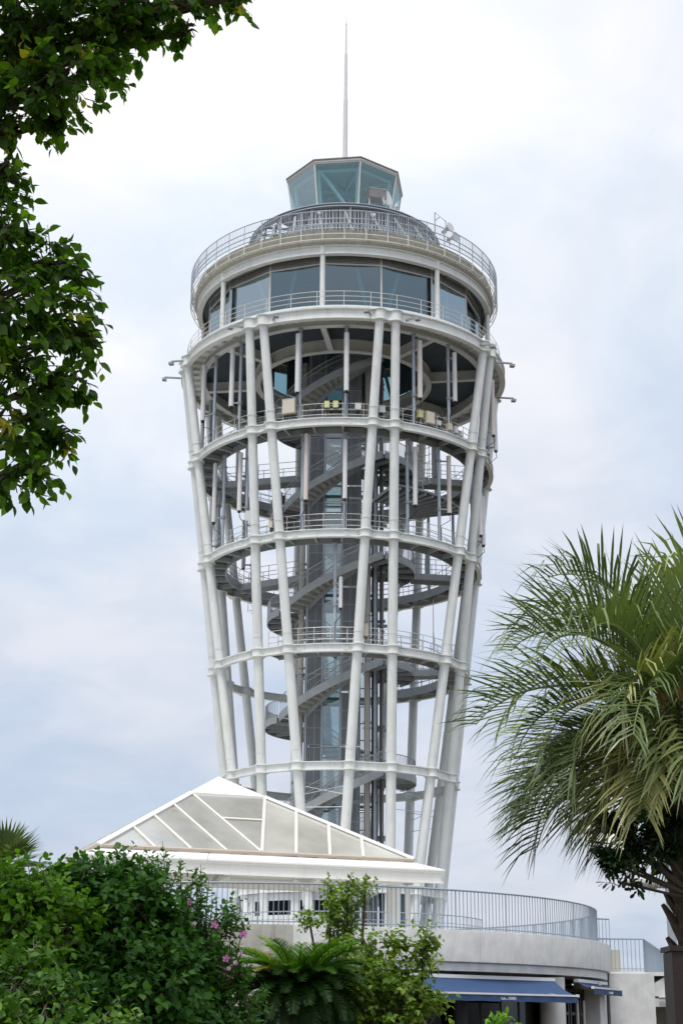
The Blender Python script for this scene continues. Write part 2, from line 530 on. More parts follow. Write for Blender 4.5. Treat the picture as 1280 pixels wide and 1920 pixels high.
# ---- roof: white edge ring, concrete slab edge, outboard railing
b = MB(); b.sweep(TC, [(10.05, 49.15), (10.42, 49.15), (10.42, 49.22), (10.30, 49.22), (10.30, 49.74), (10.42, 49.74), (10.42, 49.8), (10.05, 49.8)], 0, 360, 160)
b.build('roof_ring_beam', 'white_steel', tower)
b = MB(); b.sweep(TC, [(0.4, 49.81), (10.42, 49.81), (10.62, 49.95), (10.66, 50.3), (10.52, 50.32), (10.55, 50.8), (0.4, 50.8)], 0, 360, 160)
b.build('roof_slab', 'slab_concrete', tower)
b = MB()
for z in (49.93, 50.32):
    b.arc(TC, 10.92, z, 0.03, n=160)
for i in range(48):
    b.tube(pol(TC, 10.92, i * 7.5, 49.9), pol(TC, 10.92, i * 7.5, 50.7), 0.03, n=5)
    b.beam(pol(TC, 10.6, i * 7.5, 49.98), pol(TC, 10.92, i * 7.5, 49.95), 0.04, 0.05)
b.build('roof_railing_lower', 'rail_cream', tower)
rail_ring('roof_railing', TC, 10.92, 50.7, (0.02, 0.36, 0.72, 1.30), 7.5, 'galv', pr=.032, rr=.032, n=160, bal=(0.85, 0.02, 1.30, 0.017))
# ---- rooftop drum of louvres with its blue-grey ring beam
b = MB(); b.sweep(TC, [(6.55, 54.62), (6.95, 54.62), (6.95, 54.68), (6.78, 54.68), (6.78, 54.82), (6.95, 54.82), (6.95, 54.87), (6.55, 54.87)], 0, 360, 128)
b.build('drum_ring_beam', 'galv', tower)
b = MB(); b.rect(TC, 6.7, 6.8, 52.55, 52.7, n=96); b.rect(TC, 6.7, 6.8, 51.2, 51.35, n=96)
b.build('drum_rail', 'grey_steel', tower)
b = MB()
for i in range(110):
    a = -34 + i * 2.1
    b.beam(pol(TC, 6.65, a, 50.8), pol(TC, 6.65, a, 54.5), 0.07, 0.14, up=pol((0, 0), 1, a, 0))
b.build('drum_louvres', 'screen', tower, smooth=0)['kind'] = 'stuff'
for i in range(16):
    a = 3.3 + 22.5 * i
    b = MB(); b.beam(pol(TC, 6.75, a, 50.8), pol(TC, 6.75, a, 54.64), 0.14, 0.14, up=pol((0, 0), 1, a, 0))
    b.build('drum_post', 'grey_steel', tower, smooth=0)
b = MB()
for a in range(-120, -28, 11):
    b.beam(pol(TC, 6.75, a, 50.9), pol(TC, 6.75, a + 11, 54.55), 0.1, 0.1)
    b.beam(pol(TC, 6.75, a, 52.6), pol(TC, 3.4, a, 54.5), 0.12, 0.14)
    b.beam(pol(TC, 6.75, a, 54.5), pol(TC, 3.4, a, 55.4), 0.12, 0.14)
b.build('drum_brace', 'dark_steel', tower, smooth=0)
for a, z0, w, hh in ((-12, 50.8, 1.6, 2.1), (12, 50.8, 1.2, 2.6), (30, 50.8, 1.9, 1.8), (52, 50.8, 1.5, 2.4), (-33, 50.8, 1.1, 1.6)):
    b = MB(); p = pol(TC, 5.4, a, z0 + hh / 2); b.box(p, (w, 0.9, hh), R(a))
    for q in range(7): b.box(p + Vector((0, 0, -hh * .42 + q * hh * .14)) + pol((0, 0), .46, a, 0), (w * .86, 0.04, hh * .05), R(a))
    b.build('plant_unit', 'box_grey', tower, smooth=0)
b = MB(); b.rect(TC, 0.5, 3.3, 50.82, 56.1, n=48); b.build('lantern_pedestal', 'grey_steel', tower)
b = MB(); b.rect(TC, 3.3, 6.5, 54.60, 54.66, -45, 200, 64); b.build('upper_catwalk', 'grey_steel', tower)
rail_ring('roof_inner_railing', TC, 8.6, 50.8, (0.3, 0.6, 0.9, 1.2, 1.5), 6, 'galv', pr=.035, rr=.03, bal=(1.6, .1, 1.5, .02))
for a in range(-60, 61, 15):
    b = MB(); b.beam(pol(TC, 6.8, a, 54.3), pol(TC, 8.6, a + 6, 50.9), .09, .12); b.build('drum_stay', 'grey_steel', tower, smooth=0)

# ---- lantern room: eight leaning panes under an eaves band
LT, LB, ZT, ZB = 4.28, 3.80, 59.75, 56.62
def lv_(i, top): return pol(TC, LT if top else LB, PAIR[0] + 45 * i, ZT if top else ZB)
b = MB(); vs = []
for z, r_ in ((ZB - .42, 3.55), (ZB - .28, 4.10), (ZB - .12, 4.18), (ZB, 4.0)):
    vs += [pol(TC, r_, PAIR[0] + 45 * i, z) for i in range(8)]
b.add(vs, [(q * 8 + i, q * 8 + (i + 1) % 8, q * 8 + 8 + (i + 1) % 8, q * 8 + 8 + i) for q in range(3) for i in range(8)] + [tuple(range(24, 32)), tuple(range(7, -1, -1))])
b.build('lantern_sill', 'rail_cream', tower, smooth=0)
for i in range(8):
    q = [lv_(i, 0), lv_(i + 1, 0), lv_(i + 1, 1), lv_(i, 1)]
    n_ = (q[1] - q[0]).cross(q[3] - q[0]).normalized() * 0.03
    b = MB(); b.add([p - n_ / 2 for p in q] + [p + n_ / 2 for p in q], [(0, 1, 2, 3), (7, 6, 5, 4), (0, 4, 5, 1), (1, 5, 6, 2), (2, 6, 7, 3), (3, 7, 4, 0)])
    b.build('lantern_pane', 'lantern_glass', tower, smooth=0)
    b = MB(); b.beam(lv_(i, 0), lv_(i, 1), 0.09, 0.09); b.build('lantern_mullion', 'rail_cream', tower, smooth=0)
    # inner diagonal bracing
    sc = 0.88
    def inn(i, t, f):
        p = lv_(i, 0).lerp(lv_(i, 1), t); p2 = lv_(i + 1, 0).lerp(lv_(i + 1, 1), t)
        p = p.lerp(p2, f); return Vector((TC[0] + (p.x - TC[0]) * sc, TC[1] + (p.y - TC[1]) * sc, p.z))
    if i % 2:
        b = MB(); b.tube(inn(i, 0.9, 0.05), inn(i, 0.0, 0.75), 0.13, n=10)
        b.build('lantern_brace', 'brace_teal', tower)
    b = MB(); b.tube(inn(i, 0.0, 0), inn(i, 0.95, 0), 0.13, n=10); b.build('lantern_post', 'brace_teal', tower)
    b = MB(); b.tube(inn(i, 0.9, 0), inn(i, 0.9, 1), 0.12, n=10); b.tube(inn(i, .9, 0), (TC[0], TC[1], 59.6), 0.09, n=8)
    b.build('lantern_roof_beam', 'brace_teal', tower)
def octring(b, prof):
    vs = []
    for r_, z in prof: vs += [pol(TC, r_, PAIR[0] + 45 * i, z) for i in range(8)]
    m = len(prof)
    b.add(vs, [(q * 8 + i, q * 8 + (i + 1) % 8, q * 8 + 8 + (i + 1) % 8, q * 8 + 8 + i) for q in range(m - 1) for i in range(8)] + [tuple(range(7, -1, -1)), tuple((m - 1) * 8 + i for i in range(8))])
    return b
octring(MB(), [(4.16, ZT), (4.31, ZT + .02), (4.33, ZT + .12), (4.38, ZT + .13), (4.39, ZT + .26), (4.16, ZT + .27)]).build('lantern_eaves', 'aluminium', tower, smooth=0)
octring(MB(), [(4.25, ZT + .275), (4.44, ZT + .28), (4.46, ZT + .36), (0.3, ZT + .9)]).build('lantern_roof', 'roof_edge', tower, smooth=0)
b = MB(); b.tube((*TC, 56.7), (*TC, 58.2), 0.75, 0.6, n=20); b.tube((*TC, 58.2), (*TC, 59.0), 0.6, 0.2, n=20)
b.build('beacon_lamp', 'lantern_glass', tower)
# ---- antenna mast in three steps
for z0, z1, r0, r1 in ((60.5, 67.5, .19, .165), (67.5, 71.5, .125, .11), (71.5, 74.2, .07, .05), (74.2, 75.0, .03, .012)):
    b = MB(); b.tube((*TC, z0), (*TC, z1), r0, r1, n=12)
    b.tube((*TC, z0), (*TC, z0 + .12), r0 + .03, n=12)
    b.build('mast_section', 'antenna_white', tower)

# ---- lift core: ribbed screens, glazed slot, pipes and cable trays
CW = 2.25
def screen(x0, x1, y, z0, z1, normal_axis='y'):
    b = MB()
    n_ = max(2, int(abs(x1 - x0) / 0.13))
    for i in range(n_):
        t = x0 + (x1 - x0) * (i + .5) / n_
        big = i % 4 == 0
        w, d = (0.075, 0.12) if big else (0.05, 0.06)
        if normal_axis == 'y': b.box((TC[0] + t, TC[1] + y, (z0 + z1) / 2), (w, d, z1 - z0))
        else: b.box((TC[0] + y, TC[1] + t, (z0 + z1) / 2), (d, w, z1 - z0))
    for z in (z0 + .03, z0 + (z1 - z0) * .33, z0 + (z1 - z0) * .66, z1 - .03):
        if normal_axis == 'y': b.box((TC[0] + (x0 + x1) / 2, TC[1] + y + .05, z), (abs(x1 - x0), .05, .06))
        else: b.box((TC[0] + y * .98, TC[1] + (x0 + x1) / 2, z), (.05, abs(x1 - x0), .06))
    return b
zs = [PLZ + 0.1 + 3.525 * i for i in range(13)]
zs = [z for z in zs if z < 49] 
for z0, z1 in zip(zs[:-1], zs[1:]):
    for nm, b in (('screen_panel', screen(-2.25, -1.2, -CW, z0, z1 - .08)), ('screen_panel', screen(0.0, 1.3, -CW, z0, z1 - .08)),
                  ('screen_panel', screen(-2.2, 2.2, -2.28, z0, z1 - .08, 'x')), ('screen_panel', screen(-2.2, 2.2, 2.28, z0, z1 - .08, 'x')),
                  ('screen_panel', screen(-2.25, -1.2, CW, z0, z1 - .08)), ('screen_panel', screen(0.5, 2.2, CW, z0, z1 - .08))):
        b.build(nm, 'screen', tower, smooth=0)
    for x0, x1 in ((-2.2, -1.25), (0.05, 1.25)):
        b = MB(); b.box((TC[0] + (x0 + x1) / 2, TC[1] - CW + .16, (z0 + z1) / 2), (x1 - x0, .03, z1 - z0 - .2)); b.build('screen_sheet', 'screen_back', tower, smooth=0)
    for y in (-CW + .1, CW - .1):
        b = MB(); b.box((TC[0] - .6, TC[1] + y, (z0 + z1) / 2), (1.15, 0.03, z1 - z0 - .14)); b.build('lift_pane', 'lift_glass', tower, smooth=0)
    b = MB(); b.box((TC[0] - .6, TC[1] - CW + .05, z1 - .05), (1.3, 0.16, 0.12)); b.box((TC[0] - .6, TC[1] + CW - .05, z1 - .05), (1.3, 0.16, 0.12))
    b.box((TC[0], TC[1], z1 - .05), (4.3, 0.18, 0.16)); b.build('lift_transom', 'galv', tower, smooth=0)
for x in (-1.2, -0.02, 2.2, -2.25):
    for y in (-CW + .1, CW - .1):
        b = MB(); b.box((TC[0] + x, TC[1] + y, 26.6), (0.13, 0.16, 44.6)); b.build('core_post', 'galv', tower, smooth=0)
b = MB(); b.box((TC[0] - 0.35, TC[1] + .8, 31.4), (1.6, 1.6, 2.6)); b.build('lift_car', 'lift_glass', tower, smooth=0)
for x, y, r_, mt in ((-2.6, -2.0, .20, 'pipe_beige'), (1.72, -2.2, .20, 'pipe_beige'), (2.75, 0.6, .12, 'pipe_beige')):
    b = MB(); b.tube((TC[0] + x, TC[1] + y, PLZ), (TC[0] + x, TC[1] + y, 45), r_, n=14)
    for z in zs:
        for dz in (0, .4): b.tube((TC[0] + x, TC[1] + y, z + 1.1 + dz), (TC[0] + x, TC[1] + y, z + 1.2 + dz), r_ + .06, n=14)
    b.build('riser_pipe', mt, tower)
for x in (2.08, 2.34, 2.6):
    b = MB(); b.box((TC[0] + x, TC[1] - 1.75, 24.6), (0.17, 0.2, 40.8)); b.build('cable_tray', 'dark_steel', tower, smooth=0)

# ---- spiral stairs: flights in front and behind, landings left and right
RO, RI = 4.75, 3.05
def flight(z0, z1, a0, a1, nst=15):
    for i in range(nst):
        root = MB()
        t0, t1 = i / nst, (i + 1) / nst
        aa, ab = a0 + (a1 - a0) * t0, a0 + (a1 - a0) * t1
        zt = z0 + (z1 - z0) * t1
        root.rect(TC, RI + .04, RO - .04, zt - .05, zt, aa, ab + .6, 2)
        root.rect(TC, RI + .04, RO - .04, zt - (z1 - z0) / nst - .02, zt - .05, aa, aa + .35, 1)
        root.build('stair_tread', 'tread', tower, smooth=0)
    for r_ in (RO, RI):
        b = MB(); n_ = 24; vs = []; m = 4
        for i in range(n_ + 1):
            t = i / n_; a = a0 + (a1 - a0) * t; z = z0 + (z1 - z0) * t
            for rr, dz in ((r_ - .03, -.30), (r_ + .03, -.30), (r_ + .03, .24), (r_ - .03, .24)):
                vs.append(pol(TC, rr, a, z + dz))
        fs = [(i * 4 + q, i * 4 + (q + 1) % 4, i * 4 + 4 + (q + 1) % 4, i * 4 + 4 + q) for i in range(n_) for q in range(4)]
        b.add(vs, fs); b.build('stringer', 'grey_steel', tower, smooth=60)
        h = MB()
        for hh, rad in ((1.25, .03), (0.9, .022)):
            h.path([pol(TC, r_, a0 + (a1 - a0) * i / 24, z0 + (z1 - z0) * i / 24 + hh) for i in range(25)], rad, 5)
        nb = int(abs(a1 - a0) / 360 * 2 * math.pi * r_ / 0.14)
        for i in range(nb):
            t = (i + .5) / nb; a = a0 + (a1 - a0) * t; z = z0 + (z1 - z0) * t
            h.tube(pol(TC, r_, a, z + .2), pol(TC, r_, a, z + 1.25), .019, n=4, cap=False)
        h.build('stair_railing', 'grey_steel', tower)
def landing(z, a0, a1, solid=None, ro=4.9):
    b = MB(); b.rect(TC, RI, ro, z + .22, z + .30, a0, a1, 24); b.build('landing_plate', 'dark_steel', tower)
    b = MB(); b.rect(TC, ro, ro + .06, z - .02, z + .42, a0, a1, 24); b.rect(TC, RI - .06, RI, z - .02, z + .42, a0, a1, 24)
    for i in range(5):
        a = a0 + (a1 - a0) * (i + .5) / 5
        b.beam(pol(TC, RI, a, z + .1), pol(TC, ro, a, z + .1), .08, .22)
    b.build('landing_edge', 'grey_steel', tower)
    step = 0.14 / ro * 57.3
    rail_ring('landing_railing', TC, ro, z + .3, (1.15, 0.2), 30, 'grey_steel', a0, a1, .025, .028, 24, bal=(step, .1, 1.15, .018))
    if solid:
        b = MB(); b.rect(TC, ro + .03, ro + .05, z + .3, z + 1.3, solid[0], solid[1], 8); b.build('solid_guard', 'galv', tower)
ZR = [44.35, 37.35, 30.35, 23.3, 16.25, 9.2]
ZL = [40.85, 33.85, 26.8, 19.75, 12.7, 5.7]
for i in range(6):
    flight(ZL[i] + .35, ZR[i] + .35, -55, 35)
    if i: landing(ZR[i], 35, 125)
    if i: flight(ZR[i] + .35, ZL[i - 1] + .35, 125, 215)
    landing(ZL[i], 215, 305, solid=(272, 290) if i in (2,) else None)
for z in [zz_ + .1 for zz_ in ZL[:5]] + [zz_ + .1 for zz_ in ZR[1:5]]:   # arms that carry the landings
    for a in (250, 270, 70, 95):
        b = MB(); b.beam(pol(TC, 2.3, a, z), pol(TC, 3.1, a, z), .14, .2)
        b.build('landing_bracket', 'grey_steel', tower, smooth=0)

# ---- gallery decks inside the rings, railings both sides
def gallery(z, r0, r1, a0, a1, ri_rail=True):
    zt = z + .26
    n = int(abs(a1 - a0) / 3)
    b = MB(); b.rect(TC, r0, r1, zt - .08, zt, a0, a1, n); b.build('gallery_deck', 'dark_steel', tower)
    b = MB(); b.rect(TC, r0 - .06, r0, zt - .5, zt + .05, a0, a1, n); b.build('gallery_edge_beam', 'grey_steel', tower)
    na = int(abs(a1 - a0) / 11.25)
    for i in range(na + (0 if a1 - a0 > 359 else 1)):
        a = a0 + (a1 - a0) * i / max(na, 1)
        b = MB(); b.beam(pol(TC, r0, a, zt - .26), pol(TC, r1 + .1, a, zt - .2), .12, .3)
        b.build('gallery_bracket', 'grey_steel', tower, smooth=0)
    rail_ring('gallery_railing', TC, r0 + .05, zt, (.35, .7, 1.1), 7.5, 'grey_steel', a0, a1, .022, .02, n)
    rail_ring('gallery_railing', TC, r1 - .12, zt, (.35, .7, 1.1), 7.5, 'aluminium', a0, a1, .024, .021, n)
gallery(37.45, 8.75, 10.05, 0, 360)
gallery(30.40, 7.85, 9.12, 0, 360)
gallery(23.36, 7.0, 8.18, -34, 150)
# bridges from the right-hand landings to the galleries
def bridge(z, az, r0, r1, w=1.2):
    b = MB(); b.beam(pol(TC, r0, az, z + .2), pol(TC, r1, az, z + .2), w, .08)
    ta = Vector((math.cos(R(az)), math.sin(R(az)), 0)) * w / 2
    for s_ in (-1, 1):
        b.beam(pol(TC, r0, az, z + .05) + ta * s_, pol(TC, r1, az, z + .05) + ta * s_, .08, .42)
        for h in (.6, 1.3): b.tube(pol(TC, r0, az, z + h) + ta * s_, pol(TC, r1, az, z + h) + ta * s_, .022, n=5)
        for i in range(5):
            p = pol(TC, r0 + (r1 - r0) * i / 4, az, z) + ta * s_
            b.tube(p, p + Vector((0, 0, 1.3)), .022, n=5)
    b.build('bridge', 'grey_steel', tower, smooth=0)
bridge(37.3, 100, 4.9, 8.8); bridge(30.35, 100, 4.9, 7.9); bridge(23.3, 80, 4.9, 7.0)
bridge(37.3, 255, 3.0, 8.8); bridge(30.35, 240, 3.0, 7.9)
# radial steel joists across the stair void of the two upper galleries (front right)
for z, r0 in ((33.9, 8.3),):
    b = MB(); b.rect(TC, 4.9, r0, z + .2, z + .26, 22, 75, 20); b.build('service_floor', 'dark_steel', tower)
    b = MB(); b.arc(TC, 4.95, z + .3, .07, 5, 75, 20); b.arc(TC, r0, z + .3, .07, 22, 75, 20)
    for i in range(12): b.beam(pol(TC, 4.9, 22 + i * 4.6, z + .12), pol(TC, r0, 22 + i * 4.6, z + .12), .08, .16)
    b.build('service_floor_frame', 'grey_steel', tower, smooth=0)
# cross cables at the lowest visible storey
for k in range(8):
    for za, zb in ((15.2, 14.6), (14.6, 15.2), (13.9, 13.9)):
        b = MB(); b.tube(col_pt(k, 1, za), col_pt((k + 1) % 8, -1, zb), .02, n=5)
        b.build('tie_rod', 'galv', tower)
# caged ladders
def caged_ladder(az, r, z0, z1, rc, mt='grey_steel'):
    b = MB()
    ta = Vector((math.cos(R(az)), math.sin(R(az)), 0)); no = Vector((math.sin(R(az)), -math.cos(R(az)), 0))
    c = pol(TC, r, az, 0)
    for s_ in (-.24, .24): b.tube((c + ta * s_) + Vector((0, 0, z0)), (c + ta * s_) + Vector((0, 0, z1)), .03, n=5)
    z = z0 + .2
    while z < z1: b.tube(c + ta * -.24 + Vector((0, 0, z)), c + ta * .24 + Vector((0, 0, z)), .02, n=5); z += .3
    z = z0 + .6
    while z < z1:
        b.path([c + ta * (rc * math.sin(q)) + no * (rc * (1 - math.cos(q)) ) + Vector((0, 0, z)) for q in np.linspace(-2.2, 2.2, 13) if True], .025, 5)
        z += .5
    for q in (-1.6, -.8, .8, 1.6, 3.1): b.tube(c + ta * (rc * math.sin(q)) + no * (rc * (1 - math.cos(q))) + Vector((0, 0, z0 + .6)), c + ta * (rc * math.sin(q)) + no * (rc * (1 - math.cos(q))) + Vector((0, 0, z1)), .02, n=5)
    b.build('caged_ladder', mt, tower)
caged_ladder(39.5, 7.9, 34.2, 37.5, .42, 'rail_cream')
caged_ladder(-96, 5.6, 27.3, 30.4, .36)
# ================================================================== telecom equipment hung on the tower
ORD = ['first', 'second', 'third', 'fourth', 'fifth', 'sixth', 'seventh', 'eighth', 'ninth', 'tenth']
def antenna(pole_az, pole_r, pz0, pz1, pan_az, pan_r, az0, az1, label, group, mt='antenna_white', w=.15):
    base = pol(TC, pole_r, pole_az, pz0)
    t = thing('panel_antenna', base, label, 'antenna', group)
    b = MB(); b.tube(base, pol(TC, pole_r, pole_az, pz1), .11, n=12)
    for z in (pz0 + .04, pz1 - .08): b.tube(pol(TC, pole_r, pole_az, z), pol(TC, pole_r, pole_az, z + .04), .19, n=12)
    b.build('pole', 'galv', t)
    b = MB()
    c0, c1 = pol(TC, pan_r, pan_az, az1), pol(TC, pan_r, pan_az, az0)
    b.tube(c0, c1, w, n=14); b.tube(c1, c1 + Vector((0, 0, .05)), w, w * .6, n=14)
    pn = b.build('panel', mt, t)
    b = MB(); b.tube(c0 - Vector((0, 0, .12)), c0 - Vector((0, 0, .005)), w * .75, n=12)
    b.build('cable_gland', 'black_rubber', pn)
    for z in (az1 + .25, az0 - .35):
        b = MB(); p, q = pol(TC, pole_r, pole_az, z), pol(TC, pan_r, pan_az, z)
        b.tube(p - Vector((0, 0, .09)), p + Vector((0, 0, .09)), .16, n=10); b.beam(p, q, .08, .09)
        b.build('clamp', 'lamp_body', t)
    if pan_az < 80 and pan_az > -80:
        b = MB()
        pts = [c0 - Vector((0, 0, .1)), c0 - Vector((0, 0, .45)) + Vector((.06, .05, 0)), pol(TC, pole_r + .12, pole_az, az1 - .9), pol(TC, pole_r + .12, pole_az, pz0 + .1)]
        b.path(pts, .025, 5); b.build('cable', 'black_rubber', t)
    return t
SLOT = [(-7.9 + 45 * k + s_ * 8.6) for k in (-1, 0, 1) for s_ in (-1, 1)]
PANA = [(-65.6, 43.84, 39.8), (-44.9, 43.66, 39.6), (-16.4, 43.58, 39.55), (1.1, 43.5, 39.5), (28.5, 43.55, 39.58), (45.0, 43.54, 40.1)]
PANB = [(-63.1, 36.73, 32.65), (-44.3, 36.57, 32.64), (-14.05, 37.0, 32.6), (0.95, 36.5, 32.6), (29.2, 36.5, 32.63), (46.85, 36.58, 32.69)]
POLA = [-59.6, -42.7, -16.2, 1.1, 27.2, 44.0]
for i in range(6):
    a, z0, z1 = PANA[i]
    antenna(POLA[i], 9.9, 37.75, 44.2, a, 10.3, z0, z1, ORD[i] + ' from the left of the tall panel antennas hanging just under the observation deck', 'panel antennas under the deck', 'antenna_pink' if i in (4,) else 'antenna_white', .165 if i != 5 else .15)
    a, z0, z1 = PANB[i]
    antenna(POLA[i] - (.3 if i == 5 else 0), 9.0, 30.7, 37.2, a, 9.42, z0, z1, ORD[i] + ' from the left of the tall panel antennas between the two rings below the deck', 'panel antennas in the middle storey', 'antenna_pink' if i in (2, 5) else 'antenna_white', .15)
antenna(-2.8, 8.0, 23.65, 30.2, -0.3, 8.25, 27.84, 25.89, 'short single panel antenna on the pole in front of the lower stairs', None, 'antenna_white', .12)
for i, (pa, a, z0, z1, mt) in enumerate([(62.5, 64.9, 42.84, 38.9, 'antenna_pink'), (66.0, 67.4, 41.66, 37.96, 'antenna_white')]):
    antenna(pa + 3, 10.35, 37.7, 43.6, a + 1.5, 10.95, z0, z1, ('upper' if i == 0 else 'lower') + ' panel antenna hung outside the right-hand columns of the upper storey', 'panel antennas on the right edge', mt, .14)
for i, (pa, a, z0, z1) in enumerate([(63.5, 66.0, 35.0, 32.0), (66.5, 69.0, 34.8, 31.47)]):
    antenna(pa + 2, 9.4, 30.8, 36.5, a, 9.95, z0, z1, ('upper' if i == 0 else 'lower') + ' panel antenna hung outside the right-hand columns of the middle storey', 'panel antennas on the right edge', 'antenna_white', .14)
for i, (pa, z0, z1) in enumerate([(-134.3, 43.2, 39.6), (-106.5, 43.4, 39.8), (135.7, 43.0, 39.7)]):
    antenna(pa, 9.9, 37.75, 44.2, pa + 3, 10.3, z0, z1, ['panel antenna on the far left side of the storey under the deck', 'panel antenna behind the leftmost columns of the storey under the deck', 'panel antenna on the far right side of the storey under the deck'][i], 'panel antennas on the far side')
for i, (pa, z0, z1) in enumerate([(-134.3, 36.2, 32.6), (-106.5, 36.4, 32.8), (118.5, 33.5, 31.2), (135.7, 34.6, 31.8)]):
    antenna(pa, 9.0, 30.7, 37.2, pa + 3, 9.4, z0, z1, ['panel antenna on the far left side of the middle storey', 'panel antenna behind the leftmost columns of the middle storey', 'short panel antenna behind the right-hand rail of the middle storey', 'panel antenna on the far right side of the middle storey'][i], 'panel antennas on the far side')

def equip_box(az, r, z, w, h, d, label, mt, legs=True, fins=False, cat='equipment box', group='equipment boxes along the upper ring'):
    ta = Vector((math.cos(R(az)), math.sin(R(az)), 0)); no = Vector((math.sin(R(az)), -math.cos(R(az)), 0))
    c = pol(TC, r, az, z)
    t = thing('equipment_box', c - Vector((0, 0, h / 2)), label, cat, group)
    b = MB(); b.frame(c, ta, no, (0, 0, 1), w, d, h); b.frame(c + no * (d / 2 + .01), ta, no, (0, 0, 1), w * .92, .02, h * .92)
    b.frame(c + Vector((0, 0, h / 2 + .015)), ta, no, (0, 0, 1), w * 1.05, d * 1.08, .03)
    b.build('housing', mt, t, smooth=0)
    for x in np.linspace(-w * .35, w * .35, 4):
        b = MB(); b.tube(c + ta * x - Vector((0, 0, h / 2 + .22)), c + ta * x - Vector((0, 0, h / 2 + .003)), .028, n=6); b.build('cable', 'black_rubber', t)
    b = MB()
    for s_ in (-1, 1): b.frame(c - no * (d / 2 + .05) + ta * (s_ * w * .3) - Vector((0, 0, .1)), ta, no, (0, 0, 1), .05, .05, h + .5)
    b.build('mount', 'lamp_body', t, smooth=0)
equip_box(-20.0, 9.95, 38.75, .86, .98, .35, 'large beige cabinet on the ring railing between the left column pair and a pole', 'panel_beige')
equip_box(-5.85, 9.9, 38.7, .33, .42, .28, 'left one of the two small yellow-green boxes on the railing', 'box_yellow')
equip_box(-2.7, 9.9, 38.7, .33, .42, .28, 'right one of the two small yellow-green boxes on the railing', 'box_yellow')
equip_box(5.5, 9.9, 38.58, .40, .42, .28, 'small light grey box on the railing left of the right front columns', 'box_grey')
equip_box(14.3, 9.9, 38.5, .42, .40, .28, 'small grey box on the railing between the two right front columns', 'box_grey')
equip_box(29.8, 9.9, 38.62, .34, .46, .3, 'small pale yellow box on the railing beside the right beige cabinet', 'box_yellow')
equip_box(33.9, 9.95, 38.5, .62, .78, .32, 'beige cabinet on the ring railing right of the right front columns', 'panel_beige')
equip_box(38.3, 9.9, 38.35, .3, .3, .25, 'low grey box below the looped cables at the right', 'box_grey')
equip_box(42.5 + 1.5, 9.9, 38.35, .34, .46, .28, 'cream box right of the looped cables on the ring', 'panel_beige')
equip_box(47.5, 9.9, 38.3, .3, .42, .28, 'grey box beside the right-hand column pair, nearest to it but one', 'box_grey')
equip_box(50.8, 9.9, 38.2, .26, .34, .25, 'smallest grey box right against the right-hand column pair', 'box_grey')
equip_box(9.9, 8.05, 24.55, .5, .75, .35, 'cream box standing on the lower gallery beside the front column', 'panel_beige', group='boxes on the galleries')
equip_box(-29.5, 9.0, 31.35, .3, .42, .28, 'small cream box on the second ring left of the left inner column', 'panel_beige', group='boxes on the galleries')
equip_box(-150, 8.9, 38.3, .5, .6, .3, 'dark cabinet on the far gallery left of the stairs', 'dark_steel', group='boxes on the galleries')
equip_box(-158, 7.9, 31.3, .4, .55, .3, 'dark box on the far gallery of the second ring', 'dark_steel', group='boxes on the galleries')
# cable loops at the right
lc = thing('cable_loop', pol(TC, 9.75, 41, 37.8), 'black coiled cable hanging beside the right-hand antenna poles', 'cable')
for i, (a, z, rr_) in enumerate(((41.0, 39.3, .28), (42.0, 39.15, .36), (40.0, 38.6, .22))):
    b = MB(); ta = Vector((math.cos(R(a)), math.sin(R(a)), 0)); c = pol(TC, 9.8, a, z)
    b.path([c + ta * (rr_ * math.cos(q)) + Vector((0, 0, rr_ * 1.1 * math.sin(q))) for q in np.linspace(0, 6.28, 20)[:-1]], .03, 5, closed=True)
    b.build('coil', 'black_rubber', lc)
# small dish and horn
def horn(az, r, z, label, out=.5, rad=.34, el=5):
    c = pol(TC, r, az, z); no = Vector((math.sin(R(az)), -math.cos(R(az)), math.tan(R(el)))).normalized()
    t = thing('horn_speaker', c, label, 'loudspeaker')
    b = MB(); pts = [c, c + no * .15, c + no * (out * .7), c + no * out]; b.path(pts, [.09, .11, rad * .55, rad], 16); b.build('horn', 'box_grey', t)
    b = MB(); b.tube(c - no * .2, c - no * .005, .12, n=12); b.build('driver', 'lamp_body', t)
    b = MB(); b.tube(c - Vector((0, 0, .5)), c - Vector((0, 0, .05)), .03, n=6); b.build('stand', 'lamp_body', t)
horn(44.5, 9.7, 52.75, 'left horn loudspeaker on the roof edge at the right', .55, .36, 12)
horn(47.5, 9.7, 52.35, 'right, lower horn loudspeaker on the roof edge', .55, .34, 0)
def dish(c, no, rad, label, mt='antenna_white'):
    t = thing('dish_antenna', c, label, 'dish')
    no = Vector(no).normalized()
    b = MB(); b.path([c - no * .1, c - no * .06, c + no * .1, c + no * .22], [.08, rad * .6, rad, rad * 1.02], 20); b.build('dish', mt, t)
    b = MB(); b.tube(c - Vector((0, 0, rad + .4)), c - Vector((0, 0, .02)) - no * .12, .05, n=8); b.build('stand', 'lamp_body', t)
dish(pol(TC, 5.1, 33.0, 56.75), (.75, -.6, .1), .62, 'white cone-shaped dish beside the lantern room')
dish(pol(TC, 9.1, -40, 32.2), (-.3, -1, -.1), .34, 'small round dish on the second ring behind the left column')
t = thing('searchlight', pol(TC, 5.1, 25.8, 55.2), 'square grey searchlight housing on a stand beside the lantern room', 'searchlight')
c = pol(TC, 5.1, 25.8, 56.75)
b = MB(); b.box(c, (1.25, .8, .62), R(15)); b.box(c + Vector((0, 0, .35)), (1.32, .86, .08), R(15))
for q in range(5): b.box(c + Vector((0, 0, -.22 + q * .11)), (1.28, .84, .03), R(15))
b.build('housing', 'lamp_body', t, smooth=0)
b = MB()
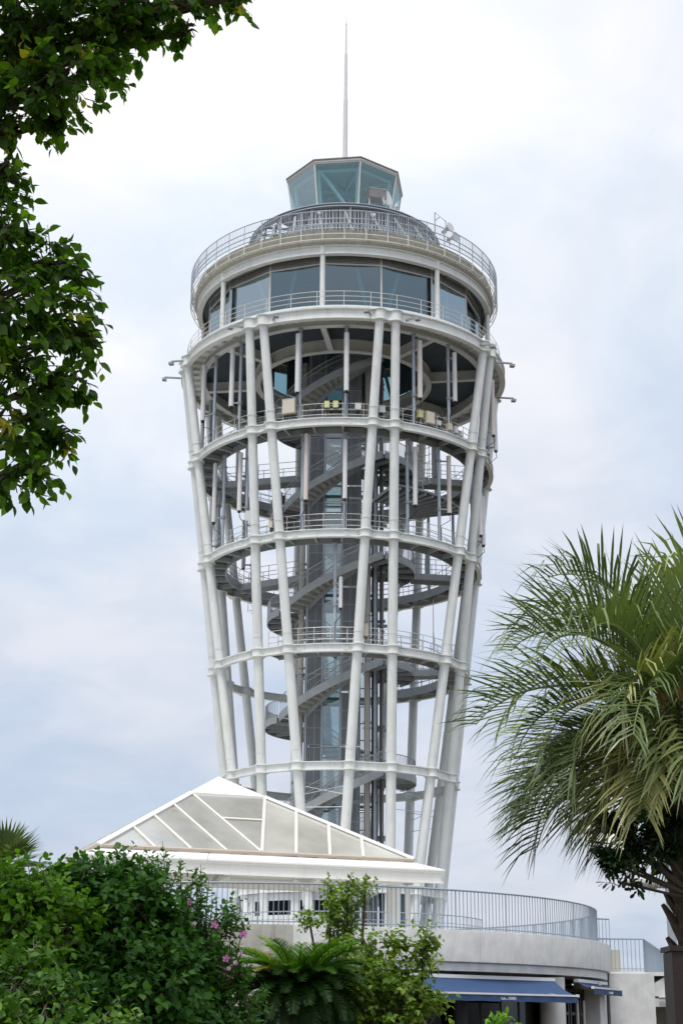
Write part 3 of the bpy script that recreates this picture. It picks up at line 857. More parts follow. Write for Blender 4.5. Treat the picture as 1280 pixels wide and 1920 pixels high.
for sx in (-.5, .5):
    for sy in (-.35, .35): b.beam(c + Vector((sx, sy, -.9)), c + Vector((sx, sy, -.3)), .06, .06)
    b.beam(c + Vector((sx, -.35, -.55)), c + Vector((sx, .35, -.35)), .05, .05)
b.build('stand', 'antenna_white', t, smooth=0)
# curved louvre hood right of the lantern and small roof gear
t = thing('roof_louvre_hood', pol(TC, 5.6, 55, 54.7), 'curved white louvred hood stepping down right of the lantern room', 'louvre')
for q in range(6):
    b = MB(); b.rect(TC, 5.35 + q * .04, 5.5 + q * .04, 54.75 + q * .2, 54.83 + q * .2, 32 + q * 1.0, 88 - q * 6, 18); b.build('slat', 'antenna_white', t)
for a in (34, 46, 58, 70):
    b = MB(); b.beam(pol(TC, 5.7, a, 54.66), pol(TC, 5.7, a, 55.9 - max(0, a - 50) * .012), .07, .07); b.build('post', 'antenna_white', t, smooth=0)
t = thing('weather_gantry', pol(TC, 9.6, 39.5, 50.8), 'thin bent pipe gantry standing on the roof edge at the right', 'gantry')
p = pol(TC, 9.6, 39.5, 50.8)
b = MB(); b.path([p, p + Vector((0, 0, 3.1)), p + Vector((.75, .15, 2.5)), p + Vector((.75, .15, 1.6))], .035, 6); b.build('pipe', 'lamp_body', t)
b = MB(); b.beam(p + Vector((0, 0, 2.45)), p + Vector((.35, .06, 2.8)), .05, .05); b.build('strut', 'lamp_body', t, smooth=0)
def camera_pod(az, z, r, label, group=None):
    p = pol(TC, r, az, z); t = thing('security_camera', p - Vector((0, 0, .3)), label, 'camera', group)
    b = MB(); b.tube(p - Vector((0, 0, .3)), p, .04, n=6); b.build('stem', 'lamp_body', t)
    b = MB(); b.path([p, p + Vector((0, 0, .05)), p + Vector((0, 0, .2)), p + Vector((0, 0, .28))], [.05, .12, .12, .03], 10); b.build('dome', 'antenna_white', t)
camera_pod(37, 55.7, 6.0, 'small dome camera on top of the roof drum')
camera_pod(-12, 53.3, 8.2, 'left small white lamp dome on the roof behind the railing')
camera_pod(14, 53.2, 8.2, 'right small white lamp dome on the roof behind the railing')
# floodlights on arms under the deck edge
def flood(az, z, label, r0=11.1, L=.95, side=0):
    no = Vector((math.sin(R(az)), -math.cos(R(az)), 0)); ta = Vector((math.cos(R(az)), math.sin(R(az)), 0))
    p = pol(TC, r0, az, z); d = (no + ta * side).normalized()
    t = thing('floodlight', p, label, 'floodlight', 'floodlights on arms round the deck edge')
    b = MB(); b.beam(p, p + d * L, .12, .10); b.build('arm', 'lamp_body', t, smooth=0)
    e = p + d * L
    b = MB(); b.frame(e - Vector((0, 0, .16)), d, d.cross(Vector((0, 0, 1))), (0, 0, 1), .3, .34, .16); b.build('lamp_head', 'lamp_body', t, smooth=0)
    b = MB(); b.beam(e, e - Vector((0, 0, .1)), .05, .05, up=(1, 0, 0)); b.build('bracket', 'dark_steel', t, smooth=0)
flood(-35.2, 44.42, 'floodlight arm just left of the left front column pair', side=-.8)
flood(-24.2, 44.45, 'floodlight arm just right of the left front column pair', side=.8)
flood(9.0, 44.45, 'floodlight arm just left of the right front column pair', side=-.5)
flood(20.6, 44.38, 'floodlight arm just right of the right front column pair', side=.7)
flood(54.0, 44.5, 'floodlight arm left of the right-hand column pair', side=.6)
flood(66.5, 44.2, 'upper floodlight arm sticking out at the right edge', L=1.3, side=.7)
flood(98, 44.1, 'lower floodlight arm sticking out at the right edge', L=1.2)
flood(-71, 44.5, 'upper floodlight arm sticking out at the left edge', L=1.3, side=-.6)
flood(-84, 44.2, 'lower floodlight arm sticking out at the left edge', L=1.4)
flood(116, 44.0, 'floodlight arm on the far right of the deck edge', L=1.1)
# fluorescent tubes fixed under the stairs
for i, (x, z) in enumerate(((-.9, 41.3), (-.5, 34.4))):
    t = thing('tube_light', (TC[0] + x, TC[1] - 3.4, z), ['slim white tube light under the top flight of stairs', 'slim white tube light under the second flight of stairs'][i], 'tube light')
    b = MB(); b.tube((TC[0] + x - .65, TC[1] - 3.4, z), (TC[0] + x + .65, TC[1] - 3.4, z + .05), .05, n=8); b.build('tube', 'antenna_white', t)
    b = MB(); b.beam((TC[0] + x - .6, TC[1] - 3.33, z + .06), (TC[0] + x + .6, TC[1] - 3.33, z + .11), .1, .06); b.build('fitting', 'lamp_body', t, smooth=0)
whip = thing('whip_aerial', pol(TC, 8.15, 45.5, 23.6), 'thin upright whip aerial on the lower gallery at the right', 'aerial')
b = MB(); b.tube(pol(TC, 8.15, 45.5, 23.6), pol(TC, 8.15, 45.5, 25.0), .045, n=8); b.build('base_tube', 'galv', whip)
b = MB(); b.tube(pol(TC, 8.15, 45.5, 25.0), pol(TC, 8.15, 45.5, 27.2), .028, .018, n=6); b.build('rod', 'lamp_body', whip)
# ================================================================== plaza, terrace, pavilion, cafe
T = (-3.3, 57.0)
mat('paving', (0.58, 0.57, 0.53), 0.9, var=0.15, scale=0.8)
b = MB(); pts = [pol(T, 12.3, a, PLZ - .02) for a in range(-90, 91, 5)] + [Vector((9.0, 140, PLZ - .02)), Vector((-50, 140, PLZ - .02)), Vector((-50, 57, PLZ - .02))]
b.add(pts + [p - Vector((0, 0, .3)) for p in pts], [tuple(range(len(pts))), tuple(range(2 * len(pts) - 1, len(pts) - 1, -1))] + [(i, (i + 1) % len(pts), len(pts) + (i + 1) % len(pts), len(pts) + i)[::-1] for i in range(len(pts))])
tag(b.build('plaza', 'paving', smooth=0), None, kind='structure')

# ---- ticket hall round the foot of the tower
mat('white_render', (0.66, 0.665, 0.67), 0.8, var=0.05, scale=0.6, streak=0.15)
glass('dark_glass', (0.06, 0.07, 0.08), 0.012, mx=.07)
hall = thing('ticket_hall', (TC[0], TC[1], 6.65), 'low round white entrance hall with dark windows at the foot of the tower', 'building')
HC = (TC[0] - 1.2, TC[1] - 1.0)
b = MB(); b.rect(HC, 4.75, 4.9, 6.65, 7.7, -120, 15, 60); b.build('wall', 'white_render', hall)
b = MB(); b.rect(HC, 4.75, 4.9, 8.55, 9.0, -120, 15, 60); b.build('wall', 'white_render', hall)
for a in (-120, -88, -60, -46, -20, 8):
    b = MB(); b.rect(HC, 4.76, 4.89, 7.7, 8.55, a, a + 7, 4); b.build('pier', 'white_render', hall)
for a, c in ((-113, -88), (-81, -60), (-53, -46), (-39, -20), (-13, 8)):
    b = MB(); b.rect(HC, 4.80, 4.83, 7.71, 8.54, a + .05, c - .05, 8); b.build('window', 'dark_glass', hall)
b = MB(); b.rect(HC, 2.8, 5.1, 9.0, 9.12, -125, 20, 64); b.build('roof', 'white_render', hall)
b = MB(); b.rect(HC, 2.6, 2.7, 6.65, 9.0, -130, 60, 30); b.build('inner_wall', 'interior', hall)
b = MB(); b.box((HC[0] + 4.6, HC[1] - 2.6, 7.8), (1.5, .2, 2.3)); b.build('doorway', 'interior', hall, smooth=0)
b = MB(); b.rect(TC, .5, 9.4, PLZ, 6.64, n=96); b.build('podium', 'white_render', tower)

# ---- glazed pavilion roof
PCN = Vector((-4.89, 62.63, 0)); U = Vector((.9373, .3487, 0)); NI = Vector((-.3487, .9373, 0))
H, Z0, ZA = 6.0, 7.43, 10.95
mat('pav_white', (0.80, 0.80, 0.775), 0.45, var=0.03, scale=0.8, streak=0.06, dirt=(0.55, 0.53, 0.47))
mat('pav_cream', (0.80, 0.79, 0.75), 0.55, var=0.05, streak=0.12)
mat('pav_brown', (0.50, 0.42, 0.34), 0.55, var=0.06)
glass('pav_glass', (0.92, 0.91, 0.87), 0.14, 0.12, body=(0.95, 0.93, 0.865), bodyfac=0.54)
mat('pav_bar', (0.74, 0.71, 0.635), 0.5, var=0.05, streak=0.1)
mat('pav_grey', (0.46, 0.46, 0.45), 0.55, var=0.1)
pav = thing('glass_roof_pavilion', (PCN.x, PCN.y, PLZ), 'white pavilion with a low glazed pyramid roof in front of the tower', 'pavilion')
def face_pt(side, s_, t, off=0.0):
    u, n_ = U.copy(), NI.copy()
    for _ in range(side): u, n_ = Vector((-u.y, u.x, 0)), Vector((-n_.y, n_.x, 0))
    p = PCN + u * (H * s_) - n_ * (H * (1 - t)); p.z = Z0 + (ZA - Z0) * t
    if off:
        nn = (-n_ * (ZA - Z0) + Vector((0, 0, H))).normalized(); p = p + nn * off
    return p
S0 = [-1.0, -.66, -.44, -.22, 0.0]
def top_of(s0): k = 1 + s0; return (s0 - .25 * k, .75 * k)
for side in range(4):
    polys = []
    for sg in (-1, 1):
        for a_, b_ in zip(S0[:-1], S0[1:]):
            ta, tb = top_of(a_), top_of(b_)
            q = [(a_, 0), (b_, 0), tb] + ([ta] if a_ > -1 else [])
            polys.append([(-sg * x, t) if sg == 1 else (x, t) for x, t in q])
    m_ = .42 / .75
    polys.append([(0, 0), (.25 * m_, .42), (-.25 * m_, .42)])
    polys.append([(-.25 * m_, .42), (.25 * m_, .42), (.25, .75), (-.25, .75)])
    for q in polys:
        c = [face_pt(side, s_, t) for s_, t in q]
        ctr = sum(c, Vector()) / len(c)
        up = [p.lerp(ctr, .012) for p in c]; k = len(c)
        nn = (face_pt(side, 0, .3, .02) - face_pt(side, 0, .3))
        b = MB(); b.add([p for p in up] + [p + nn for p in up], [tuple(range(k)), tuple(range(2 * k - 1, k - 1, -1))] + [(i, (i + 1) % k, k + (i + 1) % k, k + i) for i in range(k)])
        b.build('roof_pane', 'pav_glass', pav, smooth=0)
    nn = (face_pt(side, 0, .3, 1) - face_pt(side, 0, .3))
    for sg in (-1, 1):
        for s0 in S0[1:-1] + [0.0]:
            tt = top_of(s0)
            b = MB(); b.beam(face_pt(side, -sg * s0, 0, .03), face_pt(side, -sg * tt[0], tt[1], .03), .11, .10, up=nn); b.build('glazing_bar', 'pav_bar', pav, smooth=0)
    b = MB(); b.beam(face_pt(side, -.25 * m_, .42, .03), face_pt(side, .25 * m_, .42, .03), .11, .1, up=nn); b.build('glazing_bar', 'pav_bar', pav, smooth=0)
    b = MB(); b.beam(face_pt(side, -1, 0, .03), face_pt(side, 1, 0, .03), .10, .10, up=nn); b.build('base_bar', 'pav_brown', pav, smooth=0)
    b = MB(); b.beam(face_pt(side, -1, 0, .05), face_pt(side, -.25, .75, .05), .2, .12, up=nn); b.build('hip_bar', 'pav_white', pav, smooth=0)
    # inner roof frame seen through the milky panes
    for s0 in (-.6, -.2, .2, .6):
        b = MB(); b.beam(face_pt(side, s0 * .86, .14, -.25), face_pt(side, s0 * .3, .7, -.25), .16, .3, up=nn); b.build('rafter', 'pav_grey', pav, smooth=0)
    for t in (.18, .45):
        b = MB(); b.beam(face_pt(side, -(1 - t) * .97, t, -.25), face_pt(side, (1 - t) * .97, t, -.25), .2, .35, up=nn); b.build('purlin', 'pav_cream', pav, smooth=0)
    if side in (1, 2): continue                # the back and right sides end in the slim base bar
    # eaves: sloping flashing in three lengths, fascia, soffit
    u, n_ = U.copy(), NI.copy()
    for _ in range(side): u, n_ = Vector((-u.y, u.x, 0)), Vector((-n_.y, n_.x, 0))
    def ep(s_, half, z): 
        p = PCN + u * (s_ * half) - n_ * half; p.z = z; return p
    cuts = [-1, -.33, .33, 1]
    for a_, c_ in zip(cuts[:-1], cuts[1:]):
        g_ = .0015
        b = MB(); q = [ep(a_ + g_, 6.02, 7.36), ep(c_ - g_, 6.02, 7.36), ep(c_ - g_, 6.9, 7.06), ep(a_ + g_, 6.9, 7.06)]
        b.add(q + [p - Vector((0, 0, .06)) for p in q], [(0, 3, 2, 1), (4, 5, 6, 7), (0, 1, 5, 4), (1, 2, 6, 5), (2, 3, 7, 6), (3, 0, 4, 7)])
        b.build('flashing', 'pav_white', pav, smooth=0)
    b = MB()
    for h0, z0, z1 in ((6.86, 6.93, 7.0), (6.78, 6.62, 6.93), (6.84, 6.56, 6.62)):
        q = [ep(-1, h0, z0), ep(1, h0, z0), ep(1, h0, z1), ep(-1, h0, z1)]
        b.add(q + [p + n_ * .12 for p in q], [(0, 1, 2, 3), (7, 6, 5, 4), (0, 4, 5, 1), (3, 2, 6, 7)])
    b.build('fascia', 'pav_cream', pav, smooth=0)
    b = MB(); q = [ep(-1, 6.72, 6.6), ep(1, 6.72, 6.6), ep(1, 4.6, 6.62), ep(-1, 4.6, 6.62)]
    b.add(q + [p + Vector((0, 0, .05)) for p in q], [(0, 1, 2, 3), (7, 6, 5, 4), (0, 4, 5, 1), (2, 6, 7, 3)])
    b.build('soffit', 'pav_cream', pav, smooth=0)
    b = MB(); b.beam(ep(-1, 4.75, 6.44), ep(1, 4.75, 6.44), .26, .34); b.build('edge_beam', 'pav_cream', pav, smooth=0)
    for x in (-.92, -.3, .35):
        p = ep(x, 5.6, 0)
        b = MB(); b.tube((p.x, p.y, PLZ), (p.x, p.y, 6.3), .26, n=18); b.tube((p.x, p.y, 6.0), (p.x, p.y, 6.35), .26, .4, n=18)
        if x < -.9: b.build('column', 'pav_cream', pav)
        for sg in (-1, 1):
            h_ = MB(); h_.beam(p + Vector((0, 0, 6.3)), p + u * (sg * .6) + Vector((0, 0, 6.55)), .16, .14); h_.beam(p + Vector((0, 0, 6.35)) , p - n_ * 1.1 + Vector((0, 0, 6.57)), .16, .16)
            h_.build('bracket', 'pav_cream', pav, smooth=0)
p = PCN + U * 5.55 - NI * 5.1
b = MB(); b.tube((p.x, p.y, PLZ), (p.x, p.y, 6.6), .27, n=18); b.build('column', 'pav_cream', pav)
p = PCN + U * 6.1 - NI * 5.2
b = MB(); b.tube((p.x, p.y, PLZ), (p.x, p.y, 6.6), .1, n=10); b.build('drain_pipe', 'pav_white', pav)
b = MB(); vs = [face_pt(s_, -.25, .75, .09) for s_ in range(4)] + [Vector((PCN.x, PCN.y, ZA + .12))]
vs2 = [v - Vector((0, 0, .12)) for v in vs[:4]]
b.add(vs + vs2, [(0, 1, 4), (1, 2, 4), (2, 3, 4), (3, 0, 4), (0, 5, 6, 1), (1, 6, 7, 2), (2, 7, 8, 3), (3, 8, 5, 0), (8, 7, 6, 5)])
b.build('roof_cap', 'pav_white', pav, smooth=0)

# ---- cafe under the terrace
caf = thing('cafe_building', (T[0], T[1], 0), 'curved concrete cafe building under the railed terrace', 'building')
for k in range(7):                           # cast in lengths
    a0 = -70 + 26.4 * k; a1 = a0 + 26.37
    zb = 3.30 if k > 2 else 2.0
    b = MB(); b.sweep(T, [(12.1, zb + .01), (12.78, zb), (12.80, zb + .02), (12.83, 4.17), (12.82, 4.2), (12.1, 4.21)], a0, a1, 26)
    b.build('parapet_length', 'concrete_stained' if k == 2 else 'concrete', caf)
b = MB(); b.rect(T, 12.1, 12.70, 3.06, 3.29, 10.5, 92, 70); b.build('band', 'concrete', caf)
b = MB(); b.rect(T, 11.2, 12.1, 3.0, 3.2, 10, 92, 60); b.build('ceiling', 'interior', caf)
b = MB(); b.rect(T, 11.9, 12.5, 0, 2.96, -70, 12, 40); b.build('wall', 'concrete', caf)
b = MB(); b.rect(T, 11.8, 12.65, 0, 2.96, 69.5, 77.9, 12); b.build('wall', 'concrete', caf)
b = MB(); b.rect(T, 11.8, 12.55, 0, 2.96, 78, 100, 14); b.build('wall', 'concrete', caf)
b = MB(); b.rect(T, 11.8, 12.1, 0, 3.88, 100, 289, 60); b.build('back_wall', 'concrete', caf)
for az in (54.0, 34.0, 15.0):
    p = pol(T, 12.28, az, 0)
    b = MB(); b.tube(p, p + Vector((0, 0, 3.0)), .40 if az == 54 else .2, n=24)
    if az == 54: b.build('column', 'concrete', caf)
    else: b.build('column', 'black_rubber', caf)
b = MB(); b.rect(T, 8.4, 8.5, 0, 3.88, 0, 360, 72); b.rect(T, 8.5, 12.2, 0.02, .06, 5, 92, 40); b.build('interior_wall', 'black_rubber', caf)
for i in range(9):
    a0 = 14 + i * 4.15
    b = MB(); b.rect(T, 11.93, 11.96, 0.1, 2.9, a0 + .2, a0 + 3.95, 4); b.build('window_pane', 'dark_glass', caf)
    b = MB(); p = pol(T, 11.95, a0, 0); b.beam(p + Vector((0, 0, .05)), p + Vector((0, 0, 2.95)), .07, .09); b.build('window_post', 'black_rubber', caf, smooth=0)
# glazed lattice door right of the round column
def door_rect(a, z0, z1, w, nm, mt, r=12.2):
    b = MB(); b.rect(T, r, r + .05, z0, z1, a, a + w, 2); b.build(nm, mt, caf)
mat('bronze_black', (0.022, 0.022, 0.024), 0.4, var=0.1)
for i in range(5): door_rect(58.2 + i * 2.2, 0.1, 2.7, .5, 'door_stile', 'bronze_black')
for z in (0.3, 1.2, 1.9, 2.6): door_rect(58.2, z, z + .09, 9.3, 'door_rail', 'bronze_black', 12.19)
door_rect(58.3, .12, 2.65, 9.1, 'door_glass', 'dark_glass', 12.12)
for a in (62.2, 65.2):
    b = MB(); p = pol(T, 12.34, a, 0); b.tube(p + Vector((0, 0, .9)), p + Vector((0, 0, 2.35)), .045, n=10); b.build('door_handle', 'aluminium', caf)
# warm bulbs inside
mw = bpy.data.materials.new('bulb'); mw.use_nodes = True
mw.node_tree.nodes['Principled BSDF'].inputs['Emission Color'].default_value = (1, .45, .12, 1)
mw.node_tree.nodes['Principled BSDF'].inputs['Emission Strength'].default_value = 4
MATS['bulb'] = mw
for i, (a, rr_, z) in enumerate(((33.5, 10.2, 2.15), (36.2, 10.6, 2.18), (39.6, 10.4, 2.1), (29.5, 10.0, 2.2))):
    t = thing('pendant_lamp', pol(T, rr_, a, z), ORD[i] + ' of the small warm bulbs glowing inside the cafe', 'lamp', 'warm bulbs inside the cafe')
    p = pol(T, rr_, a, z); b = MB(); b.path([p + Vector((0, 0, -.04)), p + Vector((0, 0, -.02)), p + Vector((0, 0, .02)), p + Vector((0, 0, .05))], [.012, .04, .035, .012], 8); b.build('bulb', 'bulb', t)
    b = MB(); b.tube(p + Vector((0, 0, .05)), p + Vector((0, 0, .8)), .006, n=4); b.build('flex', 'black_rubber', t)

# ---- awnings
mat('awning_blue', (0.030, 0.068, 0.165), 0.75, var=0.10, scale=1.2, bump=0.15, bscale=60)
mat('white_paint', (0.78, 0.78, 0.76), 0.5, var=0.04)
def text_mesh(name, body, size, origin, xdir, ydir, parent, extrude=.003, bold=0):
    c = bpy.data.curves.new(name, 'FONT'); c.body = body; c.size = size; c.extrude = extrude; c.offset = bold
    o = bpy.data.objects.new(name + '_tmp', c); COL.objects.link(o)
    bpy.context.view_layer.update()
    me = bpy.data.meshes.new_from_object(o)
    bpy.data.objects.remove(o)
    xd = Vector(xdir).normalized(); yd = Vector(ydir).normalized(); zd = xd.cross(yd)
    mx = Matrix(((xd.x, yd.x, zd.x, 0), (xd.y, yd.y, zd.y, 0), (xd.z, yd.z, zd.z, 0), (0, 0, 0, 1)))
    me.transform(mx); me.materials.clear(); me.materials.append(MATS['white_paint'])
    o = bpy.data.objects.new(name, me); COL.objects.link(o)
    o.parent = parent; o.location = Vector(origin) - wloc(parent)
    return max(v.co.dot(xd) for v in me.vertices) if len(me.vertices) else 0
def awning(A, Bp, z_top, proj, z_front, val, label, texts, name='awning'):
    A = Vector(A); Bp = Vector(Bp); d = (Bp - A).normalized(); o_ = Vector((d.y, -d.x, 0)); L = (Bp - A).length
    t = thing(name, (A.x, A.y, z_front), label, 'awning')
    b = MB(); n_ = 16; vs = []
    for i in range(n_ + 1):
        for j in range(7):
            v = j / 6; p = A + d * (L * i / n_) + o_ * (.1 + (proj - .1) * v)
            sag = -.05 * math.sin(math.pi * v) - .012 * math.sin(i * 2.1) * math.sin(math.pi * v)
            vs.append((p.x, p.y, z_top + (z_front - z_top) * v + sag))
    fs = [(i * 7 + j, i * 7 + j + 1, i * 7 + 8 + j, i * 7 + 7 + j) for i in range(n_) for j in range(6)]
    k = len(vs); vs += [(x, y, z - .008) for x, y, z in vs]; fs += [tuple(q + k for q in f[::-1]) for f in fs]
    b.add(vs, fs); b.build('canopy', 'awning_blue', t)
    b = MB(); p, q = A + o_ * (proj + .03), Bp + o_ * (proj + .03)
    b.beam((p.x, p.y, z_front), (q.x, q.y, z_front), .07, .05); b.build('front_bar', 'white_paint', t, smooth=0)
    for e in (p - d * .02, q + d * .02):
        c = MB(); c.frame((e.x, e.y, z_front), d, o_, (0, 0, 1), .05, .09, .08); c.build('end_cap', 'white_paint', t, smooth=0)
    b = MB(); vs = []; n_ = 40
    for i in range(n_ + 1):
        pp = A + d * (L * i / n_) + o_ * (proj + .045 + .008 * math.sin(i * 1.3))
        vs += [(pp.x, pp.y, z_front - .026), (pp.x + o_.x * .012, pp.y + o_.y * .012, z_front - val - .006 * math.sin(i * .9))]
    fs = [(2 * i, 2 * i + 1, 2 * i + 3, 2 * i + 2) for i in range(n_)]
    k = len(vs); vs += [(x - o_.x * .004, y - o_.y * .004, z) for x, y, z in vs]; fs += [tuple(q + k for q in f[::-1]) for f in fs]
    b.add(vs, fs); vo = b.build('valance', 'awning_blue', t)
    b = MB(); p, q = A + o_ * .05, Bp + o_ * .05
    b.beam((p.x, p.y, z_top + .05), (q.x, q.y, z_top + .05), .16, .10); b.build('cassette', 'white_paint', t)
    for s_ in (.12, .88):
        p = A + d * (L * s_) + o_ * .1; m_ = A + d * (L * (s_ + (.12 if s_ < .5 else -.12))) + o_ * (proj * .55); q = A + d * (L * s_) + o_ * proj
        b = MB(); b.tube((p.x, p.y, z_top - .12), (m_.x, m_.y, (z_top + z_front) / 2 - .12), .03, n=8); b.tube((m_.x, m_.y, (z_top + z_front) / 2 - .12), (q.x, q.y, z_front - .02), .03, n=8)
        b.build('arm', 'aluminium', t)
    # lettering on the valance
    s_, sz = texts
    cur = A + d * s_ + o_ * (proj + .072)
    adv = 0
    for body, size, bold in (('Cafe', sz * .9, .0012), ('de', sz * .5, .0), ('GABO', sz * 1.0, .002)):
        w_ = text_mesh('lettering', body, size, cur + d * adv + Vector((0, 0, z_front - val + .045)), d, (0, 0, 1), t, bold=bold * sz / .16)
        adv += w_ + sz * .30
    return t
dd = Vector((.767, .642, 0)); A1r = Vector((6.30, 49.31, 0)) + Vector((.642, -.767, 0)) * .38
awning(A1r - dd * 5.85, A1r, 2.86, .96, 2.43, .20, 'wide blue fabric awning with white lettering over the cafe front', (2.55, .115))
A2 = pol(T, 12.62, 58.2, 0); B2 = pol(T, 12.62, 75.5, 0)
awning(A2, B2, 2.88, .55, 2.72, .20, 'small blue awning over the black lattice door, right of the round column', (1.9, .10), 'awning')

# ---- railing round the terrace
def railing(name, pts, z0, h, label, mt='rail_blue', step=.145, mid=None, base=None):
    """pts: plan polyline; one top rail, one part for every upright bar"""
    t = thing(name, (pts[0][0], pts[0][1], z0), label, 'railing')
    P = [Vector((p[0], p[1], 0)) for p in pts]
    b = MB(); b.path([p + Vector((0, 0, z0 + h)) for p in P], .028, 8); b.build('top_rail', mt, t)
    b = MB(); b.path([p + Vector((0, 0, z0 + .10)) for p in P], .018, 6); b.build('bottom_rail', mt, t)
    if mid:
        b = MB(); b.path([p + Vector((0, 0, z0 + mid)) for p in P], .018, 6); b.build('middle_rail', mt, t)
    cum = [0]
    for a_, c_ in zip(P[:-1], P[1:]): cum.append(cum[-1] + (c_ - a_).length)
    n_ = int(cum[-1] / step); me = None
    for i in range(n_ + 1):
        s_ = cum[-1] * i / n_
        k = max(j for j in range(len(cum)) if cum[j] <= s_ + 1e-6); k = min(k, len(P) - 2)
        q = P[k].lerp(P[k + 1], (s_ - cum[k]) / max(cum[k + 1] - cum[k], 1e-6))
        post = i % 14 == 0
        if me is None:
            b = MB(); b.tube((0, 0, 0), (0, 0, h - .02), .0125, n=6); o = b.build('baluster', mt, t); me = o.data
        else:
            o = bpy.data.objects.new('baluster', me); COL.objects.link(o); o.parent = t
        o.location = Vector((q.x, q.y, z0 - .0)) - wloc(t)
        if post: o.scale = (1.7, 1.7, 1)
    return t
railing('terrace_railing', [pol(T, 12.42, a, 0) for a in np.arange(-42, 142, 2.0)], 4.2, 1.15, 'long curved blue-grey bar railing round the terrace edge')
railing('steel_railing', [(9.3, 57.0), (10.92, 57.0), (13.6, 67)], 3.42, 1.12, 'lower bar railing on the landing right of the terrace, ending behind the palm')
railing('rail_gate', [(9.05, 56.6), (9.72, 57.0)], 4.2, 1.02, 'short raised end panel of bars between the two railings')
# far-side railing seen through the bars
railing('plaza_railing', [pol(TC, 9.1, a, 0) for a in np.arange(-75, 76, 5.0)], 6.64, 1.05, 'curved low railing on the plaza in front of the tower foot', step=.4, mid=.6)

# ---- concrete landing block at the right
lb = thing('concrete_landing', (10.5, 57, 0), 'concrete stair landing block at the right edge behind the dark post', 'building')
b = MB(); b.box((10.15, 56.25, 1.66), (1.55, 1.6, 3.3)); b.build('wall', 'concrete', lb, smooth=0)
b = MB(); b.box((12.4, 61.5, 3.35), (6.0, 9.2, .13)); b.build('floor_slab', 'concrete', lb, smooth=0)
q = [Vector((10.93, 56.9, 2.85)), Vector((11.65, 57.0, 3.28)), Vector((15.0, 57.6, 3.28)), Vector((15.0, 57.6, 2.55)), Vector((10.93, 56.9, 2.60))]
b = MB(); b.add(q + [v + Vector((0, 4, 0)) for v in q], [(4, 3, 2, 1, 0), (5, 6, 7, 8, 9)] + [(i, (i + 1) % 5, 5 + (i + 1) % 5, 5 + i) for i in range(5)]); b.build('haunch', 'concrete', lb, smooth=0)
b = MB(); b.box((12.6, 57.0, 2.38), (3.4, .35, .28)); b.build('beam', 'concrete', lb, smooth=0)
b = MB(); b.box((12.6, 60.0, 1.2), (3.4, .2, 2.4)); b.build('back_wall', 'concrete_stained', lb, smooth=0)
b = MB(); b.tube((11.3, 56.7, 2.55), (12.2, 56.7, 2.55), .06, n=10); b.tube((11.75, 56.7, 2.25), (11.75, 56.7, 2.6), .07, n=10); b.build('pipe', 'pipe_beige', lb)
cb = MB(); cb.box((9.95, 58.6, 3.85), (.75, .3, .75)); tag(cb.build('concrete_block', 'slab_concrete', smooth=0), 'low pale concrete block standing behind the lower railing', 'block')
# ================================================================== vegetation
def leaf_mat(name, dark, mid, light, yellow=(0.30, 0.30, 0.05), trans=0.35, rough=0.5, spec=0.25):
    m = bpy.data.materials.new(name); m.use_nodes = True
    t = m.node_tree; p = t.nodes['Principled BSDF']; o = t.nodes['Material Output']
    at = t.nodes.new('ShaderNodeAttribute'); at.attribute_name = 'tint'
    oi = t.nodes.new('ShaderNodeObjectInfo')
    wh = t.nodes.new('ShaderNodeAttribute'); wh.attribute_type = 'OBJECT'; wh.attribute_name = 'solo'
    mm = t.nodes.new('ShaderNodeMath'); mm.operation = 'MULTIPLY'
    t.links.new(oi.outputs['Random'], mm.inputs[0]); t.links.new(wh.outputs['Fac'], mm.inputs[1])
    ad = t.nodes.new('ShaderNodeMath'); ad.operation = 'ADD'
    t.links.new(at.outputs['Fac'], ad.inputs[0]); t.links.new(mm.outputs[0], ad.inputs[1])
    r = t.nodes.new('ShaderNodeValToRGB'); cr = r.color_ramp
    cr.elements[0].color = (*dark, 1); cr.elements[1].position = 1.0; cr.elements[1].color = (*yellow, 1)
    e = cr.elements.new(.5); e.color = (*mid, 1)
    e = cr.elements.new(.86); e.color = (*light, 1)
    t.links.new(ad.outputs[0], r.inputs[0])
    t.links.new(r.outputs[0], p.inputs['Base Color'])
    p.inputs['Roughness'].default_value = rough; p.inputs['Specular IOR Level'].default_value = spec
    tl = t.nodes.new('ShaderNodeBsdfTranslucent')
    mu = t.nodes.new('ShaderNodeMix'); mu.data_type = 'RGBA'; mu.blend_type = 'MULTIPLY'; mu.inputs[0].default_value = 1
    t.links.new(r.outputs[0], mu.inputs[6]); mu.inputs[7].default_value = (1.7, 1.9, .6, 1)
    t.links.new(mu.outputs[2], tl.inputs[0])
    mx = t.nodes.new('ShaderNodeMixShader'); mx.inputs[0].default_value = trans
    t.links.new(p.outputs[0], mx.inputs[1]); t.links.new(tl.outputs[0], mx.inputs[2])
    t.links.new(mx.outputs[0], o.inputs[0])
    MATS[name] = m
leaf_mat('leaf_tree', (0.026, 0.066, 0.009), (0.068, 0.15, 0.017), (0.17, 0.28, 0.028), (0.42, 0.36, 0.05), trans=.55, rough=.42)
leaf_mat('leaf_shrub', (0.018, 0.066, 0.011), (0.052, 0.150, 0.021), (0.115, 0.26, 0.035), (0.25, 0.37, 0.05), trans=.26)
leaf_mat('leaf_bright', (0.055, 0.15, 0.014), (0.13, 0.28, 0.022), (0.20, 0.38, 0.032), (0.32, 0.44, 0.05), trans=.34)
leaf_mat('leaf_olive', (0.032, 0.085, 0.014), (0.070, 0.160, 0.024), (0.13, 0.25, 0.038), (0.22, 0.31, 0.05), trans=.25)
